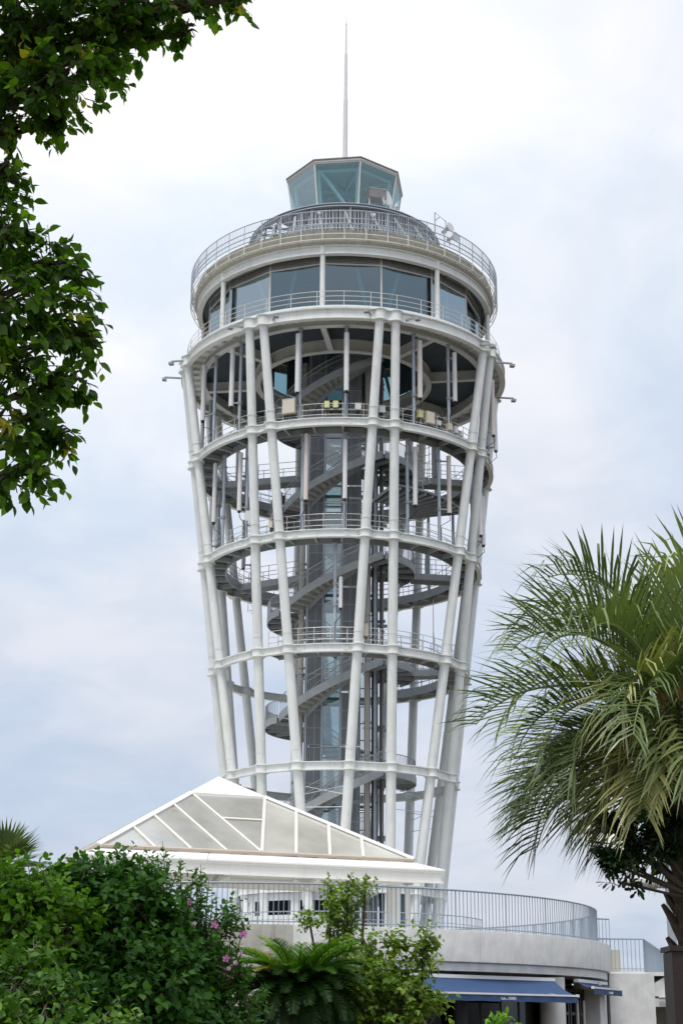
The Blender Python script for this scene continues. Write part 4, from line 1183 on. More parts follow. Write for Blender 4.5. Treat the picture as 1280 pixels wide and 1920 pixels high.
leaf_mat('leaf_yellowgreen', (0.07, 0.14, 0.020), (0.15, 0.24, 0.035), (0.25, 0.34, 0.055), (0.36, 0.36, 0.07), trans=.34)
leaf_mat('leaf_dark', (0.012, 0.028, 0.010), (0.020, 0.050, 0.016), (0.035, 0.080, 0.022), (0.06, 0.11, 0.03), trans=.15)
leaf_mat('frond_green', (0.050, 0.088, 0.032), (0.14, 0.20, 0.070), (0.34, 0.40, 0.165), (0.54, 0.49, 0.20), trans=.10, rough=.34, spec=.65)
leaf_mat('cycad_green', (0.014, 0.045, 0.005), (0.050, 0.135, 0.010), (0.13, 0.27, 0.018), (0.20, 0.22, 0.04), trans=.25)  # darkest tone carries the painted shade low in the crown
mat('bark', (0.075, 0.058, 0.042), 0.9, var=0.35, scale=8, bump=0.6, bscale=25)
mat('bark_pale', (0.16, 0.135, 0.10), 0.9, var=0.3, scale=8, bump=0.5, bscale=25)
mat('boot', (0.095, 0.070, 0.048), 0.9, var=0.4, scale=10, bump=0.6, bscale=30)
mat('petal', (0.50, 0.17, 0.36), 0.6, var=0.15, scale=20)
mat('petal_pale', (0.70, 0.45, 0.62), 0.6, var=0.1, scale=20)
mat('petal_eye', (0.35, 0.02, 0.08), 0.6)
mat('spathe', (0.30, 0.16, 0.06), 0.7, var=0.25, scale=6)
mat('maroon_post', (0.022, 0.010, 0.009), 0.55, var=0.2, scale=3, bump=.2)

def leaf_tpl(kind):
    """leaf along +x, length 1, folded and drooping; returns verts, faces"""
    prof = {'ovate': [(.10, .10), (.30, .30), (.52, .33), (.74, .21), (.88, .075)], 'round': [(.08, .14), (.30, .30), (.55, .34), (.80, .25), (.95, .10)],
            'lance': [(.12, .08), (.35, .15), (.60, .15), (.85, .08)], 'spoon': [(.15, .05), (.40, .10), (.70, .17), (.90, .13)]}[kind]
    dr = {'ovate': .16, 'round': .08, 'lance': .14, 'spoon': .05}[kind]
    V = [(0, 0, 0)]; F = []
    for x, w in prof:
        z = -dr * x * x
        V += [(x, w, z + w * .28), (x, 0, z), (x, -w, z + w * .28)]
    V.append((1, 0, -dr)); n = len(prof)
    F += [(0, 2, 1), (0, 3, 2)]
    for i in range(n - 1):
        a = 1 + 3 * i
        F += [(a, a + 1, a + 4, a + 3), (a + 1, a + 2, a + 5, a + 4)]
    a = 1 + 3 * (n - 1); e = len(V) - 1
    F += [(a, a + 1, e), (a + 1, a + 2, e)]
    return np.array(V), F
TPL = {k: leaf_tpl(k) for k in ('ovate', 'round', 'lance', 'spoon')}
def unit(v):
    return v / (np.linalg.norm(v, axis=-1, keepdims=True) + 1e-9)
def basis(d, nrm):
    x = unit(d); y = unit(np.cross(nrm, x)); z = np.cross(x, y)
    return np.stack([x, y, z], axis=2)          # columns
def leaves(name, kind, pos, d, nrm, size, m, parent, tint, nparts=0, pick=None, wid=1.0, kindtag='stuff'):
    V, F = TPL[kind]
    V = V * np.array([1, wid, 1]); N_ = len(pos)
    B = basis(d, nrm)
    par = np.zeros(N_, bool)
    if nparts:
        order = np.argsort(pick if pick is not None else rng.random(N_)); par[order[:nparts]] = True
    idx = np.where(~par)[0]
    o = None; org = np.array(wloc(parent))
    if len(idx):
        o = leaf_mass(name, V, F, B, idx, pos, size, tint, m, parent, org, kindtag)
    if nparts:
        leaf_parts(V, F, B, par, pos, size, m, parent, org)
    return o
def leaf_mass(name, V, F, B, idx, pos, size, tint, m, parent, org, kindtag):
    P = np.einsum('nij,vj->nvi', B[idx], V) * size[idx, None, None] + pos[idx, None, :]
    nv = len(V)
    me = bpy.data.meshes.new(name)
    verts = (P - org).reshape(-1, 3)
    loops = []; starts = []; tot = []
    fl = np.concatenate([np.array(f) for f in F]); fc = np.array([len(f) for f in F])
    allv = (np.arange(len(idx))[:, None] * nv + fl[None, :]).reshape(-1)
    cnt = np.tile(fc, len(idx)); st = np.concatenate([[0], np.cumsum(cnt)[:-1]])
    me.vertices.add(len(verts)); me.vertices.foreach_set('co', verts.astype(np.float32).ravel())
    me.loops.add(len(allv)); me.loops.foreach_set('vertex_index', allv.astype(np.int32))
    me.polygons.add(len(cnt)); me.polygons.foreach_set('loop_start', st.astype(np.int32))
    me.polygons.foreach_set('use_smooth', np.ones(len(cnt), bool))
    at = me.attributes.new('tint', 'FLOAT', 'POINT'); at.data.foreach_set('value', np.repeat(tint[idx], nv).astype(np.float32))
    me.materials.append(MATS[m]); me.update(); me.validate()
    o = bpy.data.objects.new(name, me); COL.objects.link(o); o.parent = parent
    if kindtag: o['kind'] = kindtag
    return o
def leaf_parts(V, F, B, par, pos, size, m, parent, org):
    if True:
        lm = bpy.data.meshes.new('leaf'); lm.from_pydata(V.tolist(), [], F); lm.materials.append(MATS[m]); lm.shade_smooth()
        for i in np.where(par)[0]:
            q = bpy.data.objects.new('leaf', lm); COL.objects.link(q); q.parent = parent
            M = Matrix.Identity(4)
            for r_ in range(3):
                for c_ in range(3): M[r_][c_] = B[i][r_][c_] * size[i]
                M[r_][3] = pos[i][r_] - org[r_]
            q.matrix_local = M; q['solo'] = float(0.85)
def rdir(n):
    return unit(rng.normal(size=(n, 3)))
def sprigs(base, d, L, nl, size, spread=.9, droop=.25, jitter=.45, svar=.6):
    """leaves set alternately along short stems"""
    n = len(base); d = unit(d)
    side = unit(np.cross(d, rdir(n)))
    up2 = np.cross(d, side)
    P, D, Nn, S, ST = [], [], [], [], []
    for k in range(nl):
        t = (k + 1) / nl
        ang = k * 2.4 + rng.random(n) * .6
        s_ = side * np.cos(ang)[:, None] + up2 * np.sin(ang)[:, None]
        p = base + d * (L * t)[:, None] + np.array([0, 0, -1]) * (droop * L * t * t)[:, None] * .4
        ld = unit(d * (1 - spread * .6 + .35 * t) + s_ * spread + np.array([0, 0, -droop]) + rng.normal(size=(n, 3)) * jitter * .5)
        nn = unit(np.array([0, 0, 1.0]) + d * .5 + rng.normal(size=(n, 3)) * jitter)
        P.append(p); D.append(ld); Nn.append(nn)
        S.append(size * (1 - svar / 2 + svar * rng.random(n)) * (1.05 - .35 * abs(t - .55)))
        ST.append(np.arange(n))
    return [np.concatenate(x) for x in (P, D, Nn, S, ST)]
def stems(name, base, d, L, r, m, parent, droop=.2):
    b = MB()
    for i in range(len(base)):
        p = Vector(base[i]); q = p + Vector(d[i]) * float(L[i]) * .55; e = p + Vector(d[i]) * float(L[i]) + Vector((0, 0, -droop * .4 * float(L[i])))
        b.path([p, q, e], [r, r * .7, r * .35], 3)
    o = b.build(name, m, parent, smooth=60)
    return o
def shrub(name, loc, blobs, kind, m, nsp, L, nl, size, label, cat, nparts=80, spread=.9, droop=.2, upb=.35, fill=.25, tintr=(0, .9), group=None, inner=.55, stem=True, via=None, free=.14, ntw=500):
    """blobs: (centre, radii) ellipsoids of twigs; a trunk and limbs reach each blob"""
    t = thing(name, loc, label, cat, group)
    C = np.array([b_[0] for b_ in blobs]); RR = np.array([b_[1] for b_ in blobs])
    wts = (RR[:, 0] * RR[:, 2]); wts = wts / wts.sum()
    which = rng.choice(len(blobs), nsp, p=wts)
    ncl = max(6, int(nsp / 22)); cdir = rdir(ncl); cb = rng.choice(len(blobs), ncl, p=wts)
    cdir[:, 2] = np.where(cdir[:, 2] < -.5, -cdir[:, 2], cdir[:, 2])
    ci = rng.integers(0, ncl, nsp); loose = rng.random(nsp) < free
    which = np.where(loose, which, cb[ci])
    u = rdir(nsp); u = np.where(loose[:, None], u, unit(cdir[ci] + .17 * rng.normal(size=(nsp, 3))))
    crad = (.70 + .38 * rng.random(ncl))[ci]
    rad = np.where(rng.random(nsp) < fill, inner * rng.random(nsp) ** .5, np.where(loose, .72 + .2 * rng.random(nsp), crad + .06 * rng.normal(size=nsp)))
    base = C[which] + u * RR[which] * rad[:, None]
    base += rng.normal(size=base.shape) * .03 * RR[which]
    nrm = unit(u / RR[which])
    d = unit(nrm + np.array([0, 0, upb]) + rng.normal(size=u.shape) * .45)
    keep = base[:, 2] > .15
    base, d, which = base[keep], d[keep], which[keep]
    Ls = L * (.6 + .8 * rng.random(len(base)))
    P, D, Nn, S, ST = sprigs(base - d * (Ls * .5)[:, None], d, Ls, nl, size, spread, droop)
    grp = rng.random(len(base)) ** 1.1
    tn = tintr[0] + (tintr[1] - tintr[0]) * np.clip(.65 * grp[ST] + .35 * rng.random(len(P)), 0, 1)
    near = P[:, 1] - .6 * P[:, 2] + rng.random(len(P)) * .6
    leaves('foliage', kind, P, D, Nn, S, m, t, tn, nparts, near)
    if stem:
        k = min(len(base), ntw); stems('twigs', (base - d * (Ls * .8)[:, None])[:k], d[:k], (Ls * 1.2)[:k], .006 + .0012 * size / .06, 'bark_pale', t)['kind'] = 'stuff'
    for i in range(len(blobs)):
        b = MB(); g0 = Vector((loc[0] + rng.normal() * .08, loc[1] + rng.normal() * .08, 0)); c = Vector(C[i])
        v_ = Vector(via) if via else None
        b.path([g0, v_ if via else g0.lerp(c, .5) + Vector((rng.normal() * .06, rng.normal() * .06, -.05)), c, c + Vector((rng.normal() * .05, 0, RR[i][2] * .5))], [.035, .028, .016, .008], 6); b.build('stem', 'bark', t)
    return t

# ---- left mass of shrubs
shrub('broadleaf_shrub', (-1.75, 12.6, 0), [((-1.98, 12.7, 2.05), (.50, .6, .80)), ((-1.62, 12.6, 1.88), (.50, .55, .72)), ((-1.75, 12.2, 1.35), (.75, .6, .8)), ((-1.30, 12.5, 1.55), (.4, .5, .70))],
      'ovate', 'leaf_shrub', 2900, .27, 9, .074, 'large dark green broadleaf shrub in the middle of the left-hand bushes', 'shrub', 120)
shrub('bright_shrub', (-2.55, 12.2, 0), [((-2.20, 12.0, 2.18), (.36, .40, .52)), ((-2.50, 11.9, 2.10), (.40, .5, .58)), ((-2.55, 11.8, 1.6), (.4, .4, .5))],
      'ovate', 'leaf_bright', 1000, .24, 8, .072, 'bright fresh green shrub at the left edge below the spiky palm', 'shrub', 80)
shrub('roundleaf_shrub', (-1.75, 9.3, 0), [((-1.93, 9.4, 1.30), (.34, .4, .66)), ((-1.62, 9.2, 1.12), (.34, .4, .60))],
      'round', 'leaf_olive', 900, .22, 9, .058, 'round-leaved olive shrub in the bottom left corner', 'shrub', 120, upb=.5)
shrub('young_shrub', (-1.15, 9.6, 0), [((-1.36, 9.4, 1.48), (.09, .12, .26)), ((-1.22, 9.5, 1.40), (.08, .12, .24))],
      'ovate', 'leaf_olive', 60, .18, 7, .055, 'small light green shoots at the bottom edge between the left-hand bushes', 'shrub', 20, upb=.7, tintr=(.6, 1))
# rose of Sharon with pink flowers
hib = shrub('flowering_shrub', (-1.1, 13.0, 0), [((-1.45, 12.9, 2.42), (.30, .4, .45)), ((-1.14, 12.9, 2.2), (.28, .4, .44)), ((-.90, 12.85, 1.93), (.20, .4, .40)), ((-1.25, 12.8, 1.8), (.40, .4, .40)), ((-.75, 12.8, 1.62), (.16, .4, .28)), ((-1.15, 12.8, 1.2), (.5, .4, .5))],
            'ovate', 'leaf_shrub', 1700, .24, 9, .046, 'loose rose of Sharon bush with pink flowers and tall thin shoots', 'shrub', 100, upb=.9, spread=.8, tintr=(.05, .8))
# whippy shoots above its outline
SHO = [(-2.15, 2.96), (-1.77, 2.99), (-1.70, 2.92), (-1.59, 2.88), (-1.46, 2.93), (-1.40, 3.03), (-1.30, 2.90), (-1.15, 2.84), (-1.07, 2.71), (-.96, 2.63), (-.91, 2.52)]
sL = .30 + .25 * rng.random(11)
sb = np.array([[x + rng.normal() * .02, 13.0 + rng.normal() * .15, z - l_] for (x, z), l_ in zip(SHO, sL)])
sd = unit(np.array([[rng.normal() * .12, rng.normal() * .1, 1.0] for _ in range(11)]))
P_, D_, N_, S_, ST_ = sprigs(sb, sd, sL, 13, .055, .8, .35)
leaves('shoot_leaves', 'ovate', P_, D_, N_, S_, 'leaf_shrub', hib, .2 + .7 * rng.random(len(P_)), 0)
stems('shoots', sb - sd * .25, sd, sL + .25, .007, 'bark_pale', hib, droop=0)['kind'] = 'stuff'
def flower(c, rad, m, parent, face=(0, -1, .15)):
    f = Vector(face).normalized(); x = f.orthogonal().normalized(); y = f.cross(x)
    b = MB()
    for k in range(5):
        a = 2 * math.pi * k / 5; dx = x * math.cos(a) + y * math.sin(a); dy = y * math.cos(a) - x * math.sin(a)
        b.add([c, c + dx * rad * .5 + dy * rad * .36 + f * rad * .22, c + dx * rad + dy * rad * .28 + f * rad * .3, c + dx * rad * 1.04 + f * rad * .22, c + dx * rad - dy * rad * .28 + f * rad * .3, c + dx * rad * .5 - dy * rad * .36 + f * rad * .22, c + dx * rad * .5 + f * rad * .08],
              [(0, 1, 6), (1, 2, 6), (2, 3, 6), (3, 4, 6), (4, 5, 6), (5, 0, 6)])
    o = b.build('flower', m, parent, smooth=0)
    e = MB(); e.tube(c, c + f * rad * .5, rad * .16, rad * .08, n=6); e.build('stamen', 'petal_pale', o)
    e = MB(); e.tube(c - f * .004, c + f * rad * .1, rad * .26, rad * .2, n=8); e.build('eye', 'petal_eye', o)
for x, z, rad, m in ((-1.13, 2.47, .025, 'petal'), (-.94, 2.30, .030, 'petal'), (-.72, 2.23, .032, 'petal'), (-.84, 2.05, .030, 'petal'), (-.82, 1.98, .017, 'petal_pale'), (-1.09, 2.31, .017, 'petal_pale'), (-.73, 2.09, .02, 'petal_pale'), (-.77, 2.02, .02, 'petal_pale')):
    flower(Vector((x * 1.02, 12.35, z + .015)), rad, m, hib, (rng.normal() * .3, -1, .1 + rng.random() * .3))
    b = MB(); b.path([(x, 12.1, z), (x - .03, 12.25, z - .03), (x - .08, 12.6, z - .15)], [.004, .005, .006], 4); b.build('flower_stalk', 'bark_pale', hib)

# ---- dark big leaves poking in at the left edge
t = thing('glossy_branch', (-1.62, 6.2, 0), 'dark glossy big leaves poking in at the left edge above the bushes', 'branch')
pos = np.array([[-1.60, 6.2, z] for z in (2.42, 2.36, 2.30, 2.255, 2.23, 2.48, 2.50)])
d = unit(np.array([[1, -.1, .25], [1, .1, .05], [1, 0, -.02], [1, -.1, -.12], [.8, .1, -.3], [.9, .1, .3], [.5, 0, .6]]))
leaves('foliage', 'ovate', pos + d * .02, d, np.array([[0, -.4, 1.0]] * 7), np.array([.16, .17, .20, .19, .15, .14, .12]), 'leaf_dark', t, np.array([.3, .5, .6, .4, .2, .3, .5]), 7, None, .62, None)
b = MB(); b.path([(-1.66, 6.25, 0), (-1.72, 6.22, 1.4), (-1.62, 6.2, 2.52)], [.03, .02, .008], 6); b.build('stem', 'bark', t)

# ---- spiky palm at the far left
def fan_palm(loc, n, L, label):
    t = thing('spiky_palm', (loc[0], loc[1], 0), label, 'palm')
    b = MB(); b.path([(loc[0], loc[1], 0), (loc[0] + .03, loc[1], loc[2] * .6), loc], [.09, .08, .07], 10); b.build('trunk', 'bark', t)
    for i in range(n):
        a = i * 2.399; el = R(8 + 75 * ((i % 13) / 13)); dv = Vector((math.cos(a) * math.cos(el), math.sin(a) * math.cos(el), math.sin(el)))
        c = Vector(loc) + dv * .18
        b = MB(); b.tube(loc, c, .012, n=5)
        f0 = Vector((0, 0, 1)).cross(dv).normalized()
        for k in range(-7, 8):
            ang = k * .13; ld = (dv * math.cos(ang) + f0 * math.sin(ang)).normalized()
            l_ = L * (1 - .02 * abs(k)) * (.85 + .25 * rng.random()); w = f0 * .013
            m_ = c + ld * l_ * .6; e = c + ld * l_ + Vector((0, 0, -.05 * l_))
            b.add([c - w * .4, c + w * .4, m_ + w, m_ - w, e], [(0, 1, 2, 3), (3, 2, 4)])
        o = b.build('frond', 'frond_green', t, smooth=0)
        at = o.data.attributes.new('tint', 'FLOAT', 'POINT'); at.data.foreach_set('value', np.full(len(o.data.vertices), .15 + .5 * rng.random(), np.float32))
fan_palm((-3.62, 17.0, 3.15), 30, .42, 'spiky fan palm sticking up at the left edge behind the bushes')

# ---- cycad
def cycad(loc, label):
    t = thing('cycad', (loc[0], loc[1], 0), label, 'cycad')
    b = MB(); b.path([(loc[0], loc[1], 0), (loc[0], loc[1], 1.2), loc], [.2, .2, .17], 14); b.build('trunk', 'boot', t)
    n = 120
    for i in range(n):
        a = i * 2.399; lay = i / n
        el = 74 - 92 * lay + rng.normal() * 6; L = .66 + .14 * rng.random()
        d0 = Vector((math.cos(a), math.sin(a), 0))
        pts = []; p = Vector(loc) + d0 * .1; e_ = R(el)
        for k in range(9):
            pts.append(p.copy()); p = p + (d0 * math.cos(e_) + Vector((0, 0, math.sin(e_)))) * (L / 8); e_ -= R(7.5 + 5 * lay)
        b = MB(); b.path(pts, [.012 - .001 * k for k in range(9)], 4)
        side = Vector((-d0.y, d0.x, 0))
        for q in range(52):
            s_ = .10 + .88 * q / 51; f = s_ * 8; k = min(int(f), 7); pp = pts[k].lerp(pts[k + 1], f - k); tg = (pts[k + 1] - pts[k]).normalized(); nm = side.cross(tg).normalized()
            if nm.z < 0: nm = -nm
            l_ = .15 * math.sin(math.pi * (.12 + .80 * s_)) ** .7
            for sg in (-1, 1):
                ld = (side * sg * .85 + tg * (.5 + .25 * rng.random()) + nm * (.15 + .4 * rng.random())).normalized(); w = tg * .0065
                m_ = pp + ld * l_ * .55 + nm * .006; e2 = pp + ld * l_ - nm * .012
                b.add([pp - w, pp + w, m_ + w * .8, m_ - w * .8, e2], [(0, 1, 2, 3), (3, 2, 4)])
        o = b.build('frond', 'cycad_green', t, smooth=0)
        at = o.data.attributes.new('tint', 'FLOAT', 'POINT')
        tv = np.clip(.85 - 1.9 * lay + rng.normal() * .08, 0, .9)  # shade put into the tint: top fronds bright, lower ones darker
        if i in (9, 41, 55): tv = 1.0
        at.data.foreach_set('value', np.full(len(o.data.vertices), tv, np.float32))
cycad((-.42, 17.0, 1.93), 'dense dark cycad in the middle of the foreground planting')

# ---- shrubs before the terrace wall
shrub('upright_shrub', (0.02, 24.0, 0), [((.01, 24, 3.12), (.30, .3, .36)), ((.13, 24, 3.40), (.28, .3, .22)), ((-.11, 24, 3.48), (.08, .15, .20)), ((.41, 24, 3.56), (.20, .2, .08)), ((-.43, 24, 3.06), (.22, .2, .10)), ((.06, 24, 2.65), (.34, .3, .4))],
      'ovate', 'leaf_yellowgreen', 250, .28, 9, .07, 'upright leafy shrub standing before the terrace wall behind the cycad', 'shrub', 80, upb=.8, fill=.25, tintr=(0, .8), free=.8, ntw=60)
lt = shrub('light_tree', (.6, 17.5, 0), [((.42, 17.5, 2.06), (.30, .35, .32)), ((.74, 17.5, 1.95), (.28, .35, .32)), ((.95, 17.5, 2.38), (.09, .2, .29)), ((.63, 17.5, 2.44), (.15, .25, .20)), ((.36, 17.5, 1.66), (.34, .35, .34)), ((.95, 17.4, 1.80), (.26, .3, .13)), ((.33, 17.5, 2.40), (.14, .25, .15)), ((.65, 17.5, 1.4), (.4, .35, .3))],
           'ovate', 'leaf_yellowgreen', 480, .28, 9, .074, 'loose yellow-green small tree with drooping leaves beside the cycad', 'tree', 120, upb=.35, droop=.55, fill=.35, tintr=(0, .95), free=.8, ntw=90)
shrub('bright_seedling', (1.72, 15.2, 0), [((1.62, 15.2, 1.30), (.24, .2, .30))],
      'lance', 'leaf_bright', 110, .18, 9, .085, 'bright green seedling at the bottom edge under the awning', 'plant', 40, upb=1.2, tintr=(.5, 1))

# ---- feather palm at the right
PO = Vector((3.90, 18.0, 5.32))
palm = thing('feather_palm', (4.2, 18.0, 0), 'large feather palm with long arching grey-green fronds at the right edge', 'palm')
b = MB(); b.path([(4.10, 18, 0), (4.06, 18, 1.5), (4.02, 18, 3.2), (3.97, 18, 4.5), PO], [.20, .19, .20, .23, .14], 18); b.build('trunk', 'boot', palm)
for i in range(90):
    a = i * 2.399; z = 1.2 + 3.5 * i / 90; c = Vector((4.10 - .03 * z + .18 * math.cos(a), 18 + .18 * math.sin(a), z)); dv = Vector((math.cos(a), math.sin(a), 1.5)).normalized()
    b = MB(); b.path([c - dv * .05, c + dv * .1, c + dv * (.2 + .1 * rng.random())], [.06, .05, .025], 5); b.build('leaf_base', 'boot', palm)
FR = []                                        # (azimuth, start elevation, length, bend in degrees, tint)
for i in range(30):
    lay = i / 29
    FR.append((i * 2.399963 + .4 + rng.normal() * .12, 84 - 105 * lay + rng.normal() * 6, 2.05 + .30 * rng.random() + .25 * math.sin(math.pi * lay), 62 + 45 * rng.random() + (25 if lay < .6 else 0), .15 + .6 * rng.random()))
for i in range(22):                            # older hanging fronds round the top of the trunk
    FR.append((i * 2.399963 + 1.1, -8 - 34 * rng.random(), 1.55 + .4 * rng.random(), 62 + 25 * rng.random(), .5 + .42 * rng.random()))
for az_, el_, L_, bd_, tv_ in ((-112, 24, 2.0, 118, .82), (-80, 34, 1.9, 125, .72), (-150, 12, 2.2, 95, .6), (-165, 52, 2.2, 130, .45), (176, 66, 2.3, 128, .3), (-172, 20, 2.5, 78, .4), (-158, -10, 2.4, 70, .35), (170, -22, 2.3, 55, .25)):
    FR.append((R(az_), el_, L_, bd_, tv_))
for i, (az, el, L, bend, tv) in enumerate(FR):
    lay = min(1, max(0, (80 - el) / 110))
    d0 = Vector((math.cos(az), math.sin(az), 0))
    pts = [PO + Vector((0, 0, -.30 * lay))]; e_ = R(el); ns = 14
    twist = rng.normal() * .3
    wsum = sum((.25 + (k / ns) ** 1.4) for k in range(ns))
    for k in range(ns):
        pts.append(pts[-1] + (d0 * math.cos(e_) + Vector((0, 0, math.sin(e_)))) * (L / ns))
        e_ -= R(bend * (.25 + (k / ns) ** 1.4) / wsum); e_ = max(e_, R(-88))
        d0 = (Matrix.Rotation(twist * .06, 3, 'Z') @ d0)
    b = MB(); b.path(pts, [.024 * (1 - .85 * k / ns) + .003 for k in range(ns + 1)], 5)
    rach = b.build('frond', 'frond_green', palm, smooth=60)
    b2 = MB(); nl = 38; tl = []
    side0 = Vector((-d0.y, d0.x, 0))
    for q in range(nl):
        s_ = .16 + .83 * q / (nl - 1); f = s_ * ns; k = min(int(f), ns - 1); pp = pts[k].lerp(pts[k + 1], f - k); tg = (pts[k + 1] - pts[k]).normalized()
        sd_ = tg.cross(Vector((0, 0, 1)))
        sd_ = sd_.normalized() if sd_.length > .05 else side0
        nm = sd_.cross(tg).normalized()
        if nm.z < 0 and el > -60: nm = -nm
        l0 = .86 * math.sin(math.pi * (.18 + .64 * s_)) ** .7
        for sg in (-1, 1):
            l_ = l0 * (.85 + .3 * rng.random())
            ld = (sd_ * sg * (.55 + .1 * rng.random()) + tg * (.62 + .25 * s_) + nm * (.50 + .25 * rng.random())).normalized()
            w = (tg * .6 - sd_ * sg * .4).normalized() * (.0175 if s_ < .85 else .0125)
            g_ = Vector((0, 0, -1)); dr = .02 + .95 * rng.random() ** 2.0 + .30 * max(0, lay - .45)
            p1 = pp + ld * l_ * .38; p2 = pp + (ld + g_ * dr * .5).normalized() * l_ * .72; p3 = p2 + (ld + g_ * dr * 2.0).normalized() * l_ * .34
            b2.add([pp - w * .6, pp + w * .6, p1 + w, p1 - w, p2 + w * .8, p2 - w * .8, p3], [(0, 1, 2, 3), (3, 2, 4, 5), (5, 4, 6)])
            tl += [tv + .25 * (rng.random() - .5)] * 3 + [tv + .1] * 4
    lo = b2.build('leaflets', 'frond_green', rach, smooth=60); lo['kind'] = 'stuff'
    at = lo.data.attributes.new('tint', 'FLOAT', 'POINT'); at.data.foreach_set('value', np.clip(np.array(tl, np.float32), 0, .97))
    at = rach.data.attributes.new('tint', 'FLOAT', 'POINT'); at.data.foreach_set('value', np.full(len(rach.data.vertices), .75, np.float32))
for i, (dx, dz, L) in enumerate(((-.22, .12, .5), (.10, .2, .45), (.3, .1, .5))):
    p = PO + Vector((dx * .5, -.25, -.15)); q = p + Vector((dx * 1.2, -.15, L))
    b = MB(); b.path([p, p.lerp(q, .35) , p.lerp(q, .75), q], [.03, .055, .045, .006], 8); b.build('spathe', 'spathe', palm)

# ---- whorled shrub behind the palm trunk, solar lamp, dark post
shrub('whorled_shrub', (4.1, 17.45, 0), [((3.29, 17.20, 3.38), (.36, .3, .36)), ((2.82, 17.20, 3.43), (.12, .15, .09)), ((3.04, 17.12, 3.08), (.15, .2, .10)), ((3.44, 17.20, 3.61), (.36, .3, .3)), ((2.94, 17.12, 3.68), (.22, .2, .12)), ((2.98, 17.12, 3.28), (.12, .15, .08))],
      'spoon', 'leaf_dark', 190, .13, 12, .115, 'dark whorled-leaf shrub growing beside the palm trunk under its fronds', 'shrub', 60, upb=.2, spread=1.1, fill=.3, via=(4.0, 17.35, 2.9))
sp = thing('solar_lamp', (5.35, 25.5, 0), 'street lamp with a tilted solar panel half hidden behind the palm', 'lamp post')
b = MB(); b.tube((5.35, 25.5, 0), (5.35, 25.5, 4.9), .07, n=12); b.build('pole', 'galv', sp)
mat('solar_cell', (0.30, 0.29, 0.42), 0.25, var=0.08)
o_ = Vector((4.36, 25.3, 4.56)); ux = Vector((.98, .2, -.03)).normalized(); uy = Vector((-.15, .75, .62)).normalized(); uz = ux.cross(uy).normalized()
b = MB(); b.frame(o_, ux, uy, uz, .86, .62, .03); b.build('panel_frame', 'aluminium', sp, smooth=0)
for i in range(4):
    for j in range(3):
        b = MB(); b.frame(o_ - uz * .02 + ux * (-.31 + .205 * i) + uy * (-.19 + .19 * j), ux, uy, uz, .19, .175, .012); b.build('cell', 'solar_cell', sp, smooth=0)
b = MB(); b.beam(o_ - uz * .03 + Vector((-.35, 0, -.08)), (5.35, 25.5, 4.40), .06, .06); b.build('panel_arm', 'bark', sp, smooth=0)
b = MB(); b.tube((4.75, 25.3, 3.78), (5.35, 25.5, 3.74), .04, n=8); b.build('lamp_arm', 'galv', sp)
b = MB(); b.path([(4.62, 25.27, 3.80), (4.68, 25.28, 3.80), (5.1, 25.4, 3.78), (5.25, 25.45, 3.76)], [.03, .085, .09, .04], 10); b.build('lamp_head', 'antenna_white', sp)
post = thing('dark_post', (3.42, 15.6, 0), 'thick dark maroon post at the right edge in front of the palm trunk', 'post')
b = MB(); b.box((3.425, 15.6, 1.14), (.42, .42, 2.28)); b.build('shaft', 'maroon_post', post, smooth=0)
b = MB(); b.box((3.425, 15.6, 2.31), (.46, .46, .05)); b.build('cap', 'maroon_post', post, smooth=0)

# ---- broadleaf tree hanging in at the top left
tree = thing('overhanging_tree', (-4.6, 10.5, 0), 'dark broadleaf tree whose branches hang in from the top left corner', 'tree')
b = MB(); b.path([(-4.6, 10.5, 0), (-4.55, 10.5, 2.5), (-4.5, 10.4, 5), (-4.3, 10.3, 7.5), (-4.1, 10.2, 9.5)], [.26, .22, .18, .14, .07], 14); b.build('trunk', 'bark', tree)
# clusters: (centre, radius) of foliage, each on its own limb
CL = [((-2.47, 9.6, 8.62), .43), ((-2.13, 9.7, 8.65), .44), ((-1.76, 9.6, 8.54), .33), ((-1.55, 9.6, 8.68), .28), ((-1.24, 9.5, 8.68), .18), ((-1.17, 9.6, 8.50), .10), ((-.98, 9.6, 8.82), .16), ((-.77, 9.5, 8.74), .09), ((-2.0, 9.4, 7.94), .30), ((-1.74, 9.6, 8.17), .22), ((-2.28, 9.5, 7.88), .31), ((-2.1, 9.6, 7.74), .15), ((-2.43, 9.6, 7.67), .17), ((-2.39, 9.6, 7.28), .15), ((-2.42, 9.55, 7.05), .15), ((-2.40, 9.5, 6.88), .14),
      ((-2.28, 9.4, 6.67), .22), ((-2.03, 9.5, 6.56), .20), ((-1.84, 9.5, 6.48), .16), ((-2.18, 9.3, 6.14), .30), ((-1.87, 9.5, 6.12), .25), ((-1.74, 9.6, 6.01), .14), ((-2.14, 9.4, 5.72), .30), ((-1.85, 9.5, 5.65), .18), ((-2.11, 9.4, 5.30), .25), ((-1.88, 9.5, 5.26), .14), ((-1.98, 9.4, 4.98), .15), ((-2.15, 9.4, 4.93), .12)]
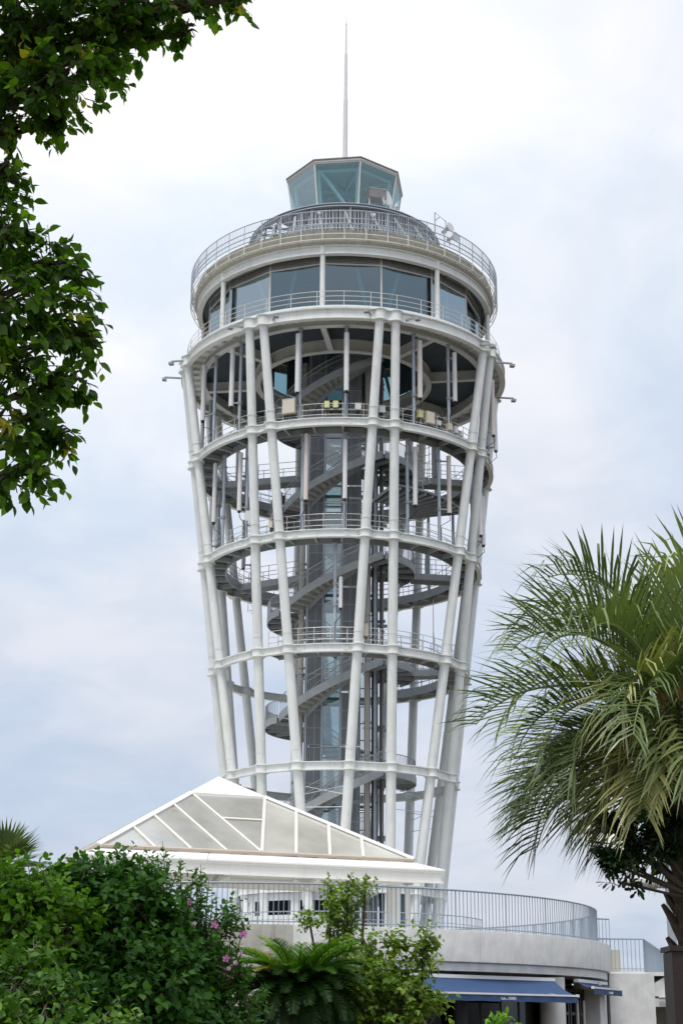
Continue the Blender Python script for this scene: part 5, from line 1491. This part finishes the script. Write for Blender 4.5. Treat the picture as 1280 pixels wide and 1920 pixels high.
# crown clusters added out of frame overhead to shade the visible leaves, more at left
CL += [((-3.0 + .55 * (i % 5) - .1 * (i // 5), 7.4 + .62 * (i // 5) + .1 * (i % 2), 9.75 + .22 * ((i * 7) % 5)), .50) for i in range(20) if i % 2 == 0] + [((-3.2, 9.6, 8.0), .6), ((-3.1, 9.4, 6.8), .6), ((-3.0, 9.4, 5.6), .5)]
LP, LD, LN, LS, LT_, TWB, TWD, TWL = [], [], [], [], [], [], [], []
for (c, r_) in CL:
    c = np.array(c); k = int(58 * (r_ / .33) ** 1.8)
    u = rdir(k); rad = rng.random(k) ** .45 * r_
    base = c + u * rad[:, None] * np.array([1, 1.1, .9])
    d = unit(u * .7 + np.array([.35, -.1, -.1]) + rng.normal(size=u.shape) * .4)
    Lx = .10 + .12 * rng.random(k)
    P, D, Nn, S, ST = sprigs(base - d * (Lx * .5)[:, None], d, Lx, 6, .092, .8, .75, .6, .7)
    TWB.append(base - d * (Lx * .8)[:, None]); TWD.append(d); TWL.append(Lx * 1.3)
    LP.append(P); LD.append(D); LN.append(Nn); LS.append(S)
    g_ = rng.random(k) ** 1.6
    LT_.append(np.clip(.62 * g_[ST] + .38 * rng.random(len(P)), 0, 1) * np.where(rng.random(k) < .10, 1.5, .9)[ST])
    tz = Vector((-4.45, 10.4, float(c[2]) - .9)); cv = Vector(c)
    mid = tz.lerp(cv, .55) + Vector((0, 0, .25 + .1 * rng.normal()))
    b = MB(); b.path([tz, tz.lerp(mid, .5) + Vector((0, 0, .1)), mid, mid.lerp(cv, .5), cv, cv + Vector((r_ * .6, 0, -.05))], [.07, .055, .035, .022, .014, .005], 7)
    for q in range(7):
        e = cv + Vector(rdir(1)[0]) * r_ * .85; b.path([mid.lerp(cv, .55 + .06 * q), e.lerp(cv, .4) + Vector((0, 0, .04)), e], [.012, .009, .004], 4)
    b.build('branch', 'bark', tree)
LP = np.concatenate(LP); LD = np.concatenate(LD); LN = np.concatenate(LN); LS = np.concatenate(LS); LT_ = np.clip(np.concatenate(LT_), 0, 1)
stems('twigs', np.concatenate(TWB), np.concatenate(TWD), np.concatenate(TWL), .005, 'bark', tree)['kind'] = 'stuff'
pick = -(LP[:, 0] + .25 * rng.random(len(LP))) + .15 * LP[:, 1]
leaves('crown', 'ovate', LP, LD, LN, LS, 'leaf_tree', tree, LT_, 300, pick, .95)
